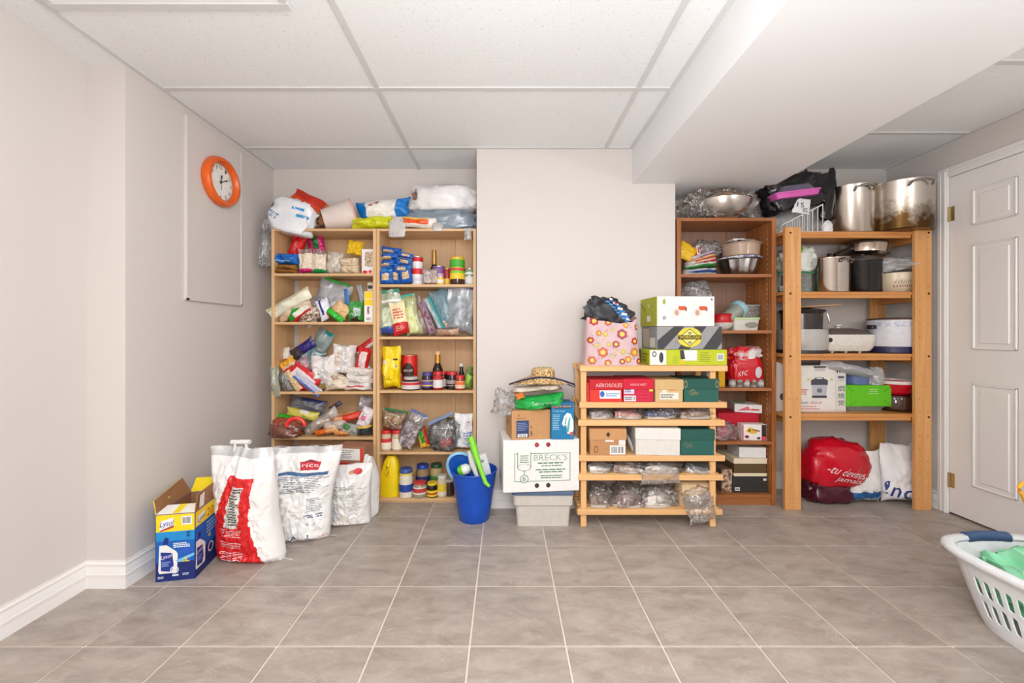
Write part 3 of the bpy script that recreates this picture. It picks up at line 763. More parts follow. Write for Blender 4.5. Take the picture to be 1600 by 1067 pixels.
rect(b_, 'f', .28, .95, .30, .88, MIXF((150, 120, 90), (214, 196, 170), 90), 'window'); ell(b_, 'f', .3, .08, .22, .07, (210, 30, 40)); ell(b_, 'f', .75, .1, .15, .06, (210, 30, 40)); rect(b_, 'f', .02, .14, .2, .9, (236, 214, 220))

# shelf two
zb = LZ[2]
o = bag('long cream bag sticking out diagonally at the left of the second food shelf', 452, 474, 76, 20, 30, 2.61, .05, [FILM((224, 222, 200)), FILM((190, 188, 160))], bands=((0, 1, .7, 1, 1),), group=GP)
bag('pink-beige packet under the long cream bag on the second food shelf', 460, 484, 60, 18, 28, 2.64, .06, FILM((214, 186, 160)), group=GP)
o = bag('green and white packet with a red stripe on the second food shelf', 466, 488, 40, 22, 40, 2.63, .05, [FILM((220, 222, 206)), FILM((40, 150, 40)), FILM((186, 30, 30))], bands=((0, .35, 0, 1, 1), (.3, .7, .55, .85, 1), (0, 1, 0, .2, 2)), group=GP)
bag('brown speckled packet beside the red-striped packet', 484, 492, 40, 22, 35, 2.645, .05, MIXF((120, 84, 60), (224, 214, 200), 50, .3), group=GP)
o = bag('grey clear bag closed with a green clip on the second food shelf', 520, 464, 52, 52, -18, 2.69, .06, [CLEAR((196, 198, 204), .62)], group=GP, contents=(MIXF((200, 198, 200), (222, 218, 216), 40), .8))
G().box(-.085, .085, -.012, .012, .094, .112, .003).obj('clip', P((16, 140, 40), .35), o, False)
bag('blue-edged flap of a bag hanging right of the green clip', 542, 464, 7, 26, 8, 2.66, .008, FILM((50, 110, 170)), name='bag_flap', group=GP)
bag('clear bag of mixed grains in the middle of the second food shelf', 489, 486, 42, 36, 38, 2.66, .06, [CLEAR((214, 214, 224), .45)], group=GP, contents=(MIXF((150, 110, 80), (226, 218, 206), 60), .7))
o = bag('white packet with blue and red print on the second food shelf', 507, 488, 20, 34, 20, 2.62, .05, [FILM((228, 228, 236)), FILM((44, 60, 150)), FILM((190, 40, 50))], bands=((.3, .5, .2, 1, 1), (.6, .95, 0, .3, 2)), group=GP, rest=zb)
bag('orange-cream packet behind the bright green leaf-shaped packet', 533, 484, 30, 24, -35, 2.65, .06, FILM((228, 190, 140)), group=GP)
bag('bright green leaf-shaped packet at the front of the second food shelf', 523, 493, 34, 11, -38, 2.61, .04, [FILM((46, 190, 50)), FILM((24, 130, 40))], bands=((0, 1, 0, .4, 1),), group=GP)
o = bag('green bag with a white label beside the yellow box', 556, 486, 24, 32, 0, 2.64, .06, [CLEAR((60, 190, 80), .75), P((70, 60, 40))], mode='stand', bands=((.2, .8, 0, .2, 1),), rest=zb, group=GP)
rect(o, 'f', .42, .82, .30, .68, (214, 218, 222), 'label')
bag('grey printed packet standing behind the yellow and white box', 564, 458, 9, 28, 14, 2.72, .02, FILM((172, 176, 186)), group=GP)
_, b_, _ = carton('food_box', 'yellow and white box with brown print at the end of the second food shelf', 'box', 569, 582.5, 455, zb, 2.615, .08, (236, 234, 230))
rect(b_, 'f', 0, 1, .76, 1, (240, 206, 26)); rect(b_, 'f', 0, 1, .54, .74, (240, 206, 26)); rect(b_, 'l', 0, 1, .54, 1, (240, 206, 26)); lines(b_, 'f', .35, .65, .26, .5, 5, (110, 40, 60), 2, .8); barcode(b_, 'f', .2, .85, .04, .16, n=8)
_, b_, _ = carton('food_box', 'pale box with a dark lid peeking above the yellow box', 'box', 574, 583, 441, zb, 2.72, .06, (226, 222, 190)); rect(b_, 'f', .1, .9, .84, .92, (60, 50, 60))

# shelf three: a heap
zb = LZ[3]
Q = [
 ('orange and white packet standing in the heap at the left', 446, 556, 18, 26, 12, 2.72, .04, [FILM((226, 220, 208)), FILM((224, 90, 30))], ((0, 1, 0, .3, 1), (0, .3, 0, 1, 1)), None, None),
 ('floral packet behind the orange and white packet', 457, 552, 18, 18, 5, 2.76, .03, [MIXF((150, 90, 80), (230, 210, 180), 60)], (), None, None),
 ('dark purple-blue packet leaning in the heap', 474, 544, 42, 17, 36, 2.68, .04, [FILM((34, 26, 110)), FILM((60, 50, 60))], ((0, .4, 0, 1, 1),), None, None),
 ('tall clear zip bag with a teal corner behind the heap', 497, 545, 30, 66, -28, 2.74, .05, [CLEAR((170, 196, 200), .5), FILM((20, 130, 140))], ((.5, 1, .9, 1, 1),), None, None),
 ('yellow-orange packet in the heap below the floral packet', 450, 570, 28, 18, 34, 2.66, .05, [FILM((232, 170, 40)), MIXF((200, 170, 130), (230, 220, 200), 60)], ((0, 1, 0, .45, 1),), None, None),
 ('pink-red clear packet in the middle of the heap', 470, 574, 36, 26, 30, 2.67, .06, [CLEAR((220, 180, 190), .6)], (), (MIXF((190, 120, 130), (220, 190, 190), 30), .8), None),
 ('clear teal film bag in the heap', 484, 562, 34, 44, -30, 2.70, .06, [CLEAR((150, 190, 196), .55)], (), None, None),
 ('grey film bag at the left edge of the heap', 446, 597, 14, 34, 25, 2.62, .05, [CLEAR((150, 150, 146), .6)], (), None, None),
 ('red-edged packet of dried food sliding to the shelf front', 461, 592, 20, 44, 38, 2.63, .05, [FILM((206, 34, 38)), MIXF((214, 180, 130), (236, 216, 180), 70)], ((.0, .72, .05, .92, 1),), None, None),
 ('red and white printed pack lying diagonally in the heap', 475, 590, 30, 50, 52, 2.62, .04, [FILM((204, 36, 44)), FILM((232, 214, 214))], ((.18, .8, .12, .9, 1),), None, None),
 ('long blue-edged packet lying diagonally over the shelf front', 480, 600, 14, 54, 52, 2.605, .03, [FILM((84, 110, 180)), FILM((190, 190, 210))], ((.45, 1, 0, 1, 1),), None, None),
 ('big crumpled white carrier bag in the heap', 508, 579, 42, 50, 4, 2.66, .10, [FILM((232, 228, 226))], (), None, .18),
 ('large white bag with a beige patch in the heap', 538, 561, 36, 48, -4, 2.69, .09, [FILM((234, 230, 228)), FILM((226, 206, 180))], ((.1, .35, .3, .75, 1),), None, .18),
 ('red-framed pouch standing at the right end of the heap', 568, 560, 20, 36, -12, 2.66, .04, [FILM((204, 26, 34)), FILM((226, 208, 206))], ((.2, .8, .1, .8, 1),), None, None),
 ('red-topped packet behind the red-framed pouch', 570, 541, 34, 12, 34, 2.72, .02, [FILM((190, 24, 30)), FILM((220, 210, 206))], ((0, 1, 0, .4, 1),), None, None),
 ('pale green white packet on the white flour packs', 562, 580, 34, 14, 6, 2.68, .06, [FILM((220, 230, 222))], (), None, None),
 ('brownish packet lying under the crumpled white bag', 530, 590, 34, 12, -22, 2.64, .05, [MIXF((180, 150, 120), (226, 214, 200), 50, .4)], (), None, None),
]
for k, q in enumerate(Q):
    bag(q[0] + ' of food packets' if 'heap' in q[0] else q[0], q[1], q[2], q[3], q[4], q[5], q[6], q[7], q[8], bands=q[9], contents=q[10], group=GP, wr=q[11] or .1, seed=60 + k)
for k in range(3): bag(('white flour pack lying at the bottom right of the third shelf', 'white flour pack second from the bottom of its stack', 'white flour pack at the top of its stack')[k], 562 + k * 2 - 2, 600, 42, 14, (0, -4, -6)[k], 2.66, .12, [FILM((236, 230, 226)), FILM((214, 80, 90))], bands=((.1, .8, .4, .55, 1),) if k == 0 else (), rest=zb + k * .042, group=GP)
bag('cream packet lying flat in the middle of the third shelf front', 528, 603, 40, 18, 2, 2.64, .09, FILM((226, 214, 196)), rest=zb, group=GP)
bag('greenish clear bag hanging over the left edge of the third shelf', 429, 596, 16, 50, 4, 2.60, .03, [CLEAR((190, 206, 190), .5)], group=GP, name='clear_bag')
bag('olive packet wedged between diagonal packets on the third shelf', 505, 604, 18, 10, 10, 2.64, .05, FILM((150, 130, 70)), rest=zb, group=GP)

# shelf four
zb = LZ[4]
Q = [
 ('grey clear bag with a blue seam at the back of the fourth shelf', 482, 633, 60, 22, -10, 2.74, .06, [CLEAR((160, 164, 176), .55), FILM((50, 60, 110))], ((.3, 1, .8, 1, 1),), None, False),
 ('dark plastic strip poking up on the fourth shelf', 524, 634, 22, 7, 32, 2.72, .02, [FILM((60, 56, 76))], (), None, False),
 ('yellow-green packet lying on the fourth shelf', 473, 647, 54, 15, -12, 2.67, .05, [FILM((206, 196, 90)), FILM((226, 224, 214))], ((.45, .7, .7, 1, 1),), None, False),
 ('vivid green packet edge under the yellow-green packet', 456, 655, 46, 10, -14, 2.64, .04, [FILM((36, 170, 40))], (), None, False),
 ('dark red spice bag beside the vivid green packet', 462, 664, 26, 20, -10, 2.64, .06, [MIXF((120, 44, 24), (160, 70, 40), 60, .4)], (), None, False),
 ('crumpled clear bag in the middle of the fourth shelf', 500, 660, 66, 18, 34, 2.66, .07, [CLEAR((216, 210, 204), .55)], (), (MIXF((206, 190, 170), (226, 214, 200), 40), .8), False),
 ('cream clear bag below the red packet on the fourth shelf', 522, 664, 36, 16, 6, 2.64, .07, [CLEAR((228, 220, 210), .6)], (), (MIXF((226, 200, 170), (236, 222, 206), 40), .8), False),
 ('flat red-edged packet at the back of the fourth shelf', 537, 648, 40, 8, 10, 2.72, .04, [FILM((180, 36, 30)), FILM((206, 150, 100))], ((0, 1, .5, 1, 1),), None, False),
 ('red and orange snack packet lying on the fourth shelf', 541, 653, 48, 12, 14, 2.66, .05, [FILM((214, 60, 30)), FILM((232, 170, 120))], ((.1, .45, .1, .9, 1),), None, False),
 ('clear bag with green print on the fourth shelf', 546, 670, 30, 20, -12, 2.64, .06, [CLEAR((206, 214, 204), .6), FILM((60, 130, 70))], ((.2, .6, .6, .9, 1),), None, False),
 ('bright orange packet at the front of the fourth shelf', 510, 678, 40, 9, 10, 2.62, .05, [FILM((230, 110, 24)), FILM((234, 170, 110))], ((.55, 1, 0, 1, 1),), None, True),
 ('small orange packet beside the bright orange packet', 534, 679, 26, 8, 4, 2.63, .05, [FILM((226, 150, 80))], (), None, True),
 ('white and pink bag at the right end of the fourth shelf', 572, 652, 22, 34, -24, 2.64, .06, [FILM((230, 222, 224)), FILM((222, 120, 160))], ((.25, .6, .35, .6, 1),), None, False),
 ('clear film bag tucked up at the right end of the fourth shelf', 570, 632, 22, 28, -16, 2.68, .05, [CLEAR((196, 192, 200), .6)], (), None, False),
 ('dark foil packet with a yellow edge at the end of the fourth shelf', 570, 676, 24, 15, 6, 2.63, .06, [FILM((44, 56, 60)), FILM((220, 180, 70))], ((0, 1, .8, 1, 1),), None, True),
]
for k, q in enumerate(Q): bag(q[0], q[1], q[2], q[3], q[4], q[5], q[6], q[7], q[8], bands=q[9], contents=q[10], rest=zb if q[11] else None, group=GP, seed=90 + k)
o = blob('large clear bag of red-brown chili bulging from the fourth shelf', 419, 476, 654, 697, 2.62, .16, [CLEAR((214, 170, 150), .35)], rest=zb, seed=21, name='spice_bag')
blob_v, blob_f = blob_geo(S(48, 2.62), .12, .125, 22, 3)
mk('contents', blob_v, blob_f, MIXF((128, 54, 34), (166, 84, 56), 70, .5), o)

# ------------------------------------------------------------------ on the right birch bookcase
GR_ = 'jars and cans on the right birch bookcase'; GB = 'food bags on the right birch bookcase'
zb = RZ[1]
rnd = random.Random(9)
cook = [(603, 436, 22, 24, 4), (618, 435, 20, 26, -6), (634, 432, 20, 28, 10), (604, 421, 28, 11, 3), (628, 420, 26, 12, -8), (606, 411, 30, 11, 4), (632, 409, 26, 11, -10), (609, 400, 32, 11, 3), (634, 399, 26, 9, -12), (612, 391, 34, 9, -8)]
for k, (a, b, w, h, an) in enumerate(cook):
    o = bag(('blue biscuit packet standing at the front of the biscuit pile' if k < 3 else 'blue biscuit packet stacked in the pile of biscuits'), a, b, w, h, an, 2.62 + .03 * (k % 2), .05, [FILM((26, 92, 180)), MIXF((206, 170, 120), (230, 206, 170), 40, .35), FILM((60, 140, 214))],
            bands=((.3, .8, .25, .7, 1), (0, 1, .85, 1, 2)) if k < 3 or k % 2 == 0 else ((.1, .6, 0, .4, 1),), rest=zb if k < 3 else None, group='biscuit packets standing at the front of the pile' if k < 3 else 'biscuit packets stacked in the pile', name='biscuit_packet')
can('white tin with a red top band, lower of the two stacked', 652.5, 19, 419.5, zb, 2.655, (226, 222, 222), bands=((.62, .95, RED), (.2, .4, (206, 200, 214))))
can('small white tin with a red lid stacked on another tin', 652.5, 17, 402.5, Z(419.5, 2.655) + .002, 2.655, (224, 220, 222), bands=((.55, .95, RED),))
bag('round clear bag of pale sweets among the tins', 672, 430, 25, 25, 0, 2.63, .09, [CLEAR((232, 222, 218), .5)], rest=zb, group=GB, contents=(MIXF((222, 206, 200), (238, 230, 226), 30), .85))
bottle('dark wine bottle with gold foil on its neck behind the tins', 678.5, 15, 391, zb, 2.73, (22, 18, 14), (176, 130, 70), neckc=(186, 140, 80), capf=.03, shoulder=.42, neckr=.42)
can('lavender tin can beside the yellow-lidded jar', 685.5, 20, 417.5, zb, 2.68, (130, 84, 150), bands=((.3, .62, (196, 170, 204)), (.05, .2, (226, 220, 224))))
can('low yellow tin in front of the lavender can', 688, 12, 433.5, zb, 2.625, (226, 190, 50), bands=((.2, .7, (228, 224, 214)),))
can('small red and gold can next to the yellow-lidded jar', 698.5, 11, 421, zb, 2.66, (150, 30, 40), bands=((.05, .4, (226, 186, 60)),), top=(190, 160, 80))
jar('big brown jar with a green and yellow label and yellow lid', 714.5, 23, 402.5, zb, 2.65, (222, 186, 50), (62, 24, 14), (120, 200, 40), .10, neck=.9, labv=(.3, .72), stripes=((.22, .45, (236, 200, 50)), (.55, .66, (220, 60, 70)), (.74, .99, (70, 170, 50))))
can('silver and green can, lower of the two at the shelf end', 734, 16, 432, zb, 2.655, (206, 206, 200), bands=((.2, .8, (222, 224, 222)),))
can('green-banded can stacked at the shelf end', 734, 16, 421, Z(432, 2.655) + .002, 2.655, (120, 146, 110), bands=((.15, .5, (216, 220, 214)),))

zb = RZ[2]
o = bag('clear zip bag with a green seal and blue base standing at the shelf end', 607, 492, 42, 70, 6, 2.64, .06, [CLEAR((196, 210, 186), .62), FILM((56, 84, 160)), FILM((226, 226, 220))], mode='half', bands=((.05, .95, .02, .17, 1), (0, 1, .74, .82, 2)), rest=zb, zipc=(30, 140, 124), group=GB, name='zip_bag')
rect(o, 'f', .3, .85, .2, .6, (204, 214, 186), 'printed_panel')
o = bag('cream packet with red lettering and a red base', 623.5, 502, 25, 54, 10, 2.615, .05, [FILM((236, 220, 176)), FILM((204, 34, 40))], mode='stand', bands=((0, 1, .02, .36, 1),), rest=zb, group=GB)
lines(o, 'f', .2, .85, .46, .78, 4, (206, 70, 60), 4, .6); lines(o, 'f', .25, .75, .12, .28, 3, (236, 190, 170), 5, .5)
bag('yellow-green clear bag with a teal seal leaning on its neighbours', 642, 497, 26, 64, 12, 2.65, .05, [CLEAR((214, 220, 160), .66), MIXF((206, 212, 140), (226, 228, 180), 30, .4)], bands=((.2, .8, .05, .7, 1),), rest=zb, zipc=(40, 160, 150), group=GB, name='zip_bag')
bag('clear bag of brown dried food beside the yellow-green bag', 655, 498, 20, 60, 16, 2.68, .05, [CLEAR((210, 196, 186), .5)], rest=zb, group=GB, contents=(MIXF((140, 96, 70), (200, 170, 140), 40), .85))
bag('clear bag of purple dried food leaning to the left', 667, 500, 14, 60, 20, 2.64, .04, [CLEAR((190, 160, 180), .5)], rest=zb, group=GB, contents=(MIXF((96, 40, 66), (160, 110, 130), 40), .85))
bag('flat clear pouch with a teal edge leaning to the left', 680, 494, 12, 66, 26, 2.635, .02, [CLEAR((196, 214, 214), .55), FILM((20, 136, 140))], bands=((.6, 1, 0, 1, 1),), rest=zb, group=GB)
o = bag('bluish clear bag with a tall twisted teal top', 694, 486, 32, 72, 14, 2.68, .06, [CLEAR((150, 190, 206), .6)], rest=zb, group=GB, contents=(MIXF((196, 160, 130), (226, 200, 180), 50), .35))
bag('twisted teal seal strip poking up above the clear bags', 687, 457, 7, 20, -24, 2.70, .012, FILM((70, 160, 160)), group=GB, name='bag_flap')
o = bag('large clear zip bag with a purple seal at the right end', 719, 491, 44, 74, -2, 2.66, .07, [CLEAR((196, 206, 216), .5), FILM((100, 70, 150)), FILM((222, 226, 232))], mode='half', bands=((0, 1, .93, 1, 1),), rest=zb, group=GB, name='zip_bag', bend=.06)
poly(o, 'f', [(.40, .78), (.50, .78), (.62, .30), (.50, .34)], (234, 236, 238), 'painted_sheen')  # pale streak painted on as the sheen of a fold
bag('clear bag of nuts lying at the front under the zip bags', 700, 517, 40, 14, 2, 2.62, .06, [CLEAR((226, 206, 190), .4)], rest=zb, group=GB, contents=(MIXF((190, 140, 100), (226, 190, 160), 60), .8))

zb = RZ[3]
o = bag('tall bright yellow flour bag with a folded top', 612, 577, 30, 68, 1, 2.65, .09, [FILM((240, 208, 6))], mode='stand', rest=zb, group=GB, name='flour_bag')
rect(o, 'f', .14, .32, .58, .66, (222, 214, 220), 'printed_panel'); lines(o, 'f', .12, .6, .22, .32, 3, (170, 140, 20), 3, .4); rect(o, 'f', .62, .86, .66, .70, (60, 50, 30)); ell(o, 'f', .78, .52, .07, .04, (180, 170, 160)); barcode(o, 'f', .2, .4, .06, .16, c=(150, 120, 10), bg=(232, 200, 10))
t = can('tall red coffee tin with a dark round emblem', 640, 25, 555, zb, 2.71, (204, 30, 26), bands=((.0, .12, (226, 110, 30)),), top=(214, 170, 150), name='coffee_tin')
b_ = [c for c in t.children if c.name.startswith('body')][0]
ell(b_, 'f', .5, .52, .36, .26, (40, 16, 14), 'dark_emblem'); text(b_, 'f', 'NESCAFÉ', .22, .78, .52, .60, (226, 214, 206)); ell(b_, 'f', .5, .22, .25, .07, (214, 180, 140))
bag('small pink-brown packet between the yellow bag and the jars', 624, 598, 9, 24, 4, 2.66, .03, FILM((190, 120, 120)), rest=zb, group=GB)
t = jar('squat dark jar with a silver lid and red label', 642.5, 29, 588, zb, 2.64, (190, 186, 184), (58, 20, 16), (214, 206, 206), .2, neck=.72, labv=(.12, .8), stripes=((.5, .74, (196, 40, 44)),))
jar('purple-lidded jam jar with a purple label', 668, 18, 581, zb, 2.64, (62, 52, 130), (40, 20, 40), (92, 70, 150), .2, labv=(.2, .72), stripes=((.28, .36, (222, 190, 60)), (.62, .68, (222, 190, 60))))
bottle('dark sauce bottle with a cream cap behind the jars', 684, 16, 549, zb, 2.72, (36, 20, 12), (226, 190, 140), neckc=(190, 140, 60), lab=(226, 180, 50), capf=.07, shoulder=.5, neckr=.46, labv=(.28, .42))
jar('red-lidded hot sauce jar with a white label', 684.5, 16, 580, zb, 2.63, RED, (150, 30, 22), (222, 216, 216), .16, labv=(.16, .66), stripes=((.7, .9, (190, 40, 40)),))
jar('red-lidded dark jar half hidden between two other jars', 693, 13, 580, zb, 2.70, RED, (50, 20, 18), (206, 200, 198), .16)
jar('red-lidded black jar with a white printed label', 706.5, 19, 580, zb, 2.66, (190, 36, 46), (34, 18, 16), (150, 140, 140), .18, labv=(.25, .65), stripes=((.3, .4, (40, 26, 24)),))
bottle('slim black bottle with a white cap at the back of the jars', 721, 11, 568, zb, 2.73, (20, 18, 18), (230, 226, 220), capf=.1, shoulder=.5, neckr=.5)
jar('small red-lidded jar with an orange label', 719, 16, 586, zb, 2.63, (196, 40, 44), (150, 50, 30), (226, 200, 170), .2, labv=(.15, .75), stripes=((.45, .7, (226, 110, 40)),))
bag('leafy green packet leaning at the shelf end beside jars', 734, 595, 15, 36, -14, 2.63, .04, [FILM((96, 132, 60)), FILM((140, 190, 60)), FILM((60, 80, 40))], bands=((.2, .6, .2, .6, 1), (.5, 1, .6, 1, 2)), rest=zb, group=GB)

zb = RZ[4]
for k in (0, 1): jar(('red-lidded jar with a red and cream label under the clear bag', 'red-lidded jar with a plain cream label under the clear bag')[k], 604 + 16.5 * k, 16, 671.5, zb, 2.64, RED, (196, 176, 150), (230, 220, 198), .16, labv=(.12, .72), stripes=((.5, .72, (200, 50, 50)),) if k == 0 else ())
bag('clear zip bag of trail mix with a green seal on two jars', 616, 656, 40, 32, -10, 2.66, .09, [CLEAR((226, 220, 206), .4)], zipc=(20, 120, 60), group=GB, contents=(MIXF((150, 70, 50), (206, 190, 140), 60), .8), name='zip_bag')
bag('clear zip bag with a blue-grey seal leaning over the shelf edge', 643, 680, 30, 60, -26, 2.62, .06, [CLEAR((200, 204, 214), .45)], group=GB, zipc=(84, 104, 160), contents=(MIXF((140, 110, 110), (206, 196, 196), 50), .65), name='zip_bag', rest=zb)
bag('green, yellow and red striped packet between clear bags', 660, 676, 16, 40, 14, 2.66, .05, [FILM((230, 190, 60)), FILM((50, 150, 50)), FILM((204, 60, 40))], bands=((.35, .7, .2, 1, 1), (.75, 1, .1, 1, 2)), rest=zb, group=GB)
o = blob('large clear zip bag stuffed with black and silver packets', 668, 722, 650, 709, 2.66, .17, [CLEAR((206, 210, 214), .22)], rest=zb, seed=33, name='zip_bag')
v_, f_ = blob_geo(S(46, 2.66), .13, S(46, 2.66), 35, 4, ridge=.4); mk('contents', v_, f_, MIXF((24, 24, 26), (120, 116, 112), 22, .3), o)
bag('dark red packet inside the stuffed zip bag', 697, 692, 20, 14, 10, 2.60, .03, FILM((170, 40, 46)), group=GB)
bag('green and yellow packet poking out of the stuffed zip bag', 690, 656, 26, 10, 20, 2.68, .04, [FILM((56, 130, 50)), FILM((230, 200, 70))], bands=((.4, .8, .2, .8, 1),), group=GB)
bag('blue-grey zip seal across the stuffed zip bag', 688, 654, 44, 6, 24, 2.60, .01, FILM((120, 136, 170)), name='zip_strip', group=GB)
o = bag('white detergent pouch with blue print at the shelf end', 725, 671, 28, 56, 0, 2.66, .08, [FILM((232, 232, 236))], mode='stand', rest=zb, group=GB, name='pouch')
lines(o, 'f', .5, .95, .3, .5, 3, (80, 130, 190), 6, .6); rect(o, 'f', .5, .9, .14, .20, (120, 160, 206)); ell(o, 'f', .75, .74, .05, .025, (200, 80, 80))

zb = RZ[5]
t = thing('bleach_jug', 'yellow plastic jug with a moulded handle on the bottom shelf', 'jug', (X(610, 2.66), 2.66, zb + .0005))
hj = Z(711, 2.66) - zb; w = S(29, 2.66) / 2
sec = [(1, 1, 0), (1.04, 1.02, .02), (1.04, 1.02, .45), (.98, .98, .58), (.88, .9, .72), (.74, .78, .86), (.56, .6, .95), (.4, .42, 1)]
V = []; F = []; n = 24
for a, b, z in sec:
    for i in range(n):
        q = 2 * PI * i / n; c, s_ = math.cos(q), math.sin(q)
        V.append((math.copysign(abs(c) ** .6, c) * w * a + (.15 * w * z if z > .6 else 0), math.copysign(abs(s_) ** .6, s_) * .05 * b, z * hj))
for j in range(len(sec) - 1):
    for i in range(n): k = (i + 1) % n; F.append((j * n + i, j * n + k, (j + 1) * n + k, (j + 1) * n + i))
F += [tuple(range(n - 1, -1, -1)), tuple((len(sec) - 1) * n + i for i in range(n))]
mk('body', V, F, P((240, 208, 16), .35), t)
G().tube([(-.003, -.051, hj * .55), (-.003, -.062, hj * .62), (0, -.058, hj * .78), (.004, -.038, hj * .9)], .011, 10).obj('handle', P((240, 208, 16), .35), t)
M_MAYO = GLASS((226, 220, 200))
jar('mayonnaise jar with a blue and yellow lid', 634.5, 21, 731, zb, 2.63, (60, 90, 160), M_MAYO, (222, 216, 196), .14, neck=.86, labv=(.2, .75), stripes=((.25, .55, (40, 70, 160)), (.93, 1.0, (230, 210, 60))))
jar('blue-lidded jar with a navy label at the back of the bottom shelf', 660.5, 21, 725, zb, 2.73, (24, 70, 160), (150, 126, 96), (30, 50, 120), .13, lidr=.88)
jar('squat clear jar with a red and white label', 656, 22, 751.5, zb, 2.63, (206, 60, 66), (150, 146, 120), (222, 222, 214), .12, labv=(.3, .82), stripes=((.42, .72, (196, 60, 60)),))
jar('small black jar with a yellow label and yellow lid', 675.5, 17, 752.5, zb, 2.63, (226, 190, 40), (30, 26, 16), (236, 204, 40), .16, labv=(.1, .6), stripes=((.26, .4, (180, 60, 40)),))
jar('jar with a dark green lid at the back of the bottom shelf', 682, 20, 724, zb, 2.74, (16, 80, 50), (180, 160, 110), (70, 130, 60), .13, lidr=.85)
jar('tall spice jar with a white lid and yellow label', 691, 16, 741.5, zb, 2.64, (206, 204, 200), (206, 190, 160), (230, 200, 60), .12, labv=(.3, .7), stripes=((.1, .3, (226, 214, 200)),))
jar('dark brown jar hidden behind the blue bucket', 702.5, 15, 748, zb, 2.65, (190, 186, 180), (64, 44, 36), None, .12)

# ------------------------------------------------------------------ floor: carton, sacks
# cleaner carton (open flaps); root at its front left bottom corner, turned a little
t = thing('cleaner_carton', 'open blue and yellow cleaner carton on the floor by the left wall', 'box', (X(243, 1.765), 1.765, 0), 11)
W, D, Hh = .153, .27, .292
M_C = CARD((18, 92, 178)); M_BRN = CARD((150, 106, 74))
body = G(); th = .003
for q in ((0, W, 0, th), (0, W, D - th, D), (0, th, 0, D), (W - th, W, 0, D)): body.box(*q, 0, Hh, 0)
body.box(0, W, 0, D, 0, th, 0)
bo = body.obj('body', M_C, t, False)
rect(bo, 'f', 0, 1, .74, 1, (240, 212, 24), 'yellow_band'); rect(bo, 'f', 0, 1, .60, .745, (28, 140, 206), 'blue_band', .0006); rect(bo, 'f', 0, 1, 0, .28, (20, 40, 110), 'navy_band', .0006)
rect(bo, 'r', 0, 1, .76, 1, (240, 212, 24), 'yellow_band'); rect(bo, 'r', 0, 1, 0, .36, (22, 40, 104), 'navy_band', .0006)
poly(bo, 'f', [(.10, .76), (.12, .9), (.46, .95), (.47, .82)], (236, 238, 244), 'logo_plate'); poly(bo, 'f', [(.10, .74), (.12, .765), (.46, .84), (.46, .80)], (200, 60, 40), 'logo_band'); text(bo, 'f', 'Lysol', .12, .45, .80, .91, (24, 40, 120), 4, .15, lift=.002)
barcode(bo, 'f', .66, .92, .83, .96, seed=8); rect(bo, 'f', .76, .91, .62, .74, (24, 130, 196), 'small_panel', .0010); lines(bo, 'f', .79, .89, .64, .73, 2, (14, 40, 90), 3, .6)
def bottle_print(face, u, s):
    P_ = lambda pts: [(u + a * s, b) for a, b in pts]
    poly(bo, face, P_([(.18, .56), (.24, .66), (.34, .64), (.30, .55)]), (20, 40, 130), 'printed_cap')
    poly(bo, face, P_([(.10, .54), (.28, .54), (.52, .44), (.56, .40), (.54, .14), (.50, .12), (.10, .12), (.07, .16)]), (234, 234, 232), 'printed_bottle')
    poly(bo, face, P_([(.13, .44), (.42, .42), (.46, .24), (.40, .14), (.14, .16)]), (26, 54, 140), 'printed_label', .0014)
    text(bo, face, 'Lysol', u + .14 * s, u + .40 * s, .33, .40, (240, 240, 244), 6, .1, lift=.002)
    lines(bo, face, u + .16 * s, u + .4 * s, .22, .30, 3, (150, 180, 230), 5, .4, lift=.002)
bottle_print('f', 0, 1.0)
lines(bo, 'f', .45, .88, .49, .57, 3, (230, 240, 248), 4, .6); poly(bo, 'f', [(.5, .30), (.98, .40), (.98, .36), (.6, .27)], (120, 190, 230), 'printed_swirl'); poly(bo, 'f', [(.55, .42), (.8, .50), (.97, .44), (.8, .40)], (40, 90, 190), 'printed_swirl')
text(bo, 'f', '4', .70, .80, .29, .35, (240, 214, 40)); rect(bo, 'f', .64, .86, .275, .29, (226, 204, 60)); ell(bo, 'f', .48, .165, .11, .055, (226, 228, 236), ring=.25, lift=.002); text(bo, 'f', 'U', .44, .52, .14, .19, (226, 228, 236), lift=.002)
lines(bo, 'f', .06, .26, .04, .08, 2, (220, 226, 240), 3); lines(bo, 'f', .68, .9, .07, .11, 2, (220, 226, 240), 3); rect(bo, 'f', .42, .58, .07, .095, (220, 226, 240))
bottle_print('r', -.04, .62)
poly(bo, 'r', [(.06, .78), (.06, .90), (.30, .94), (.30, .86)], (236, 238, 244), 'logo_plate'); text(bo, 'r', 'Lysol', .07, .29, .80, .90, (24, 40, 120), 6, .15, lift=.002); text(bo, 'r', '20', .36, .56, .79, .92, (190, 44, 30)); ell(bo, 'r', .48, .27, .09, .08, (220, 224, 236), ring=.25); lines(bo, 'r', .35, .8, .52, .72, 4, (150, 190, 226), 8, .5); text(bo, 'r', '4', .38, .48, .44, .52, (240, 214, 40)); lines(bo, 'r', .58, .9, .80, .9, 2, (190, 60, 40), 2)
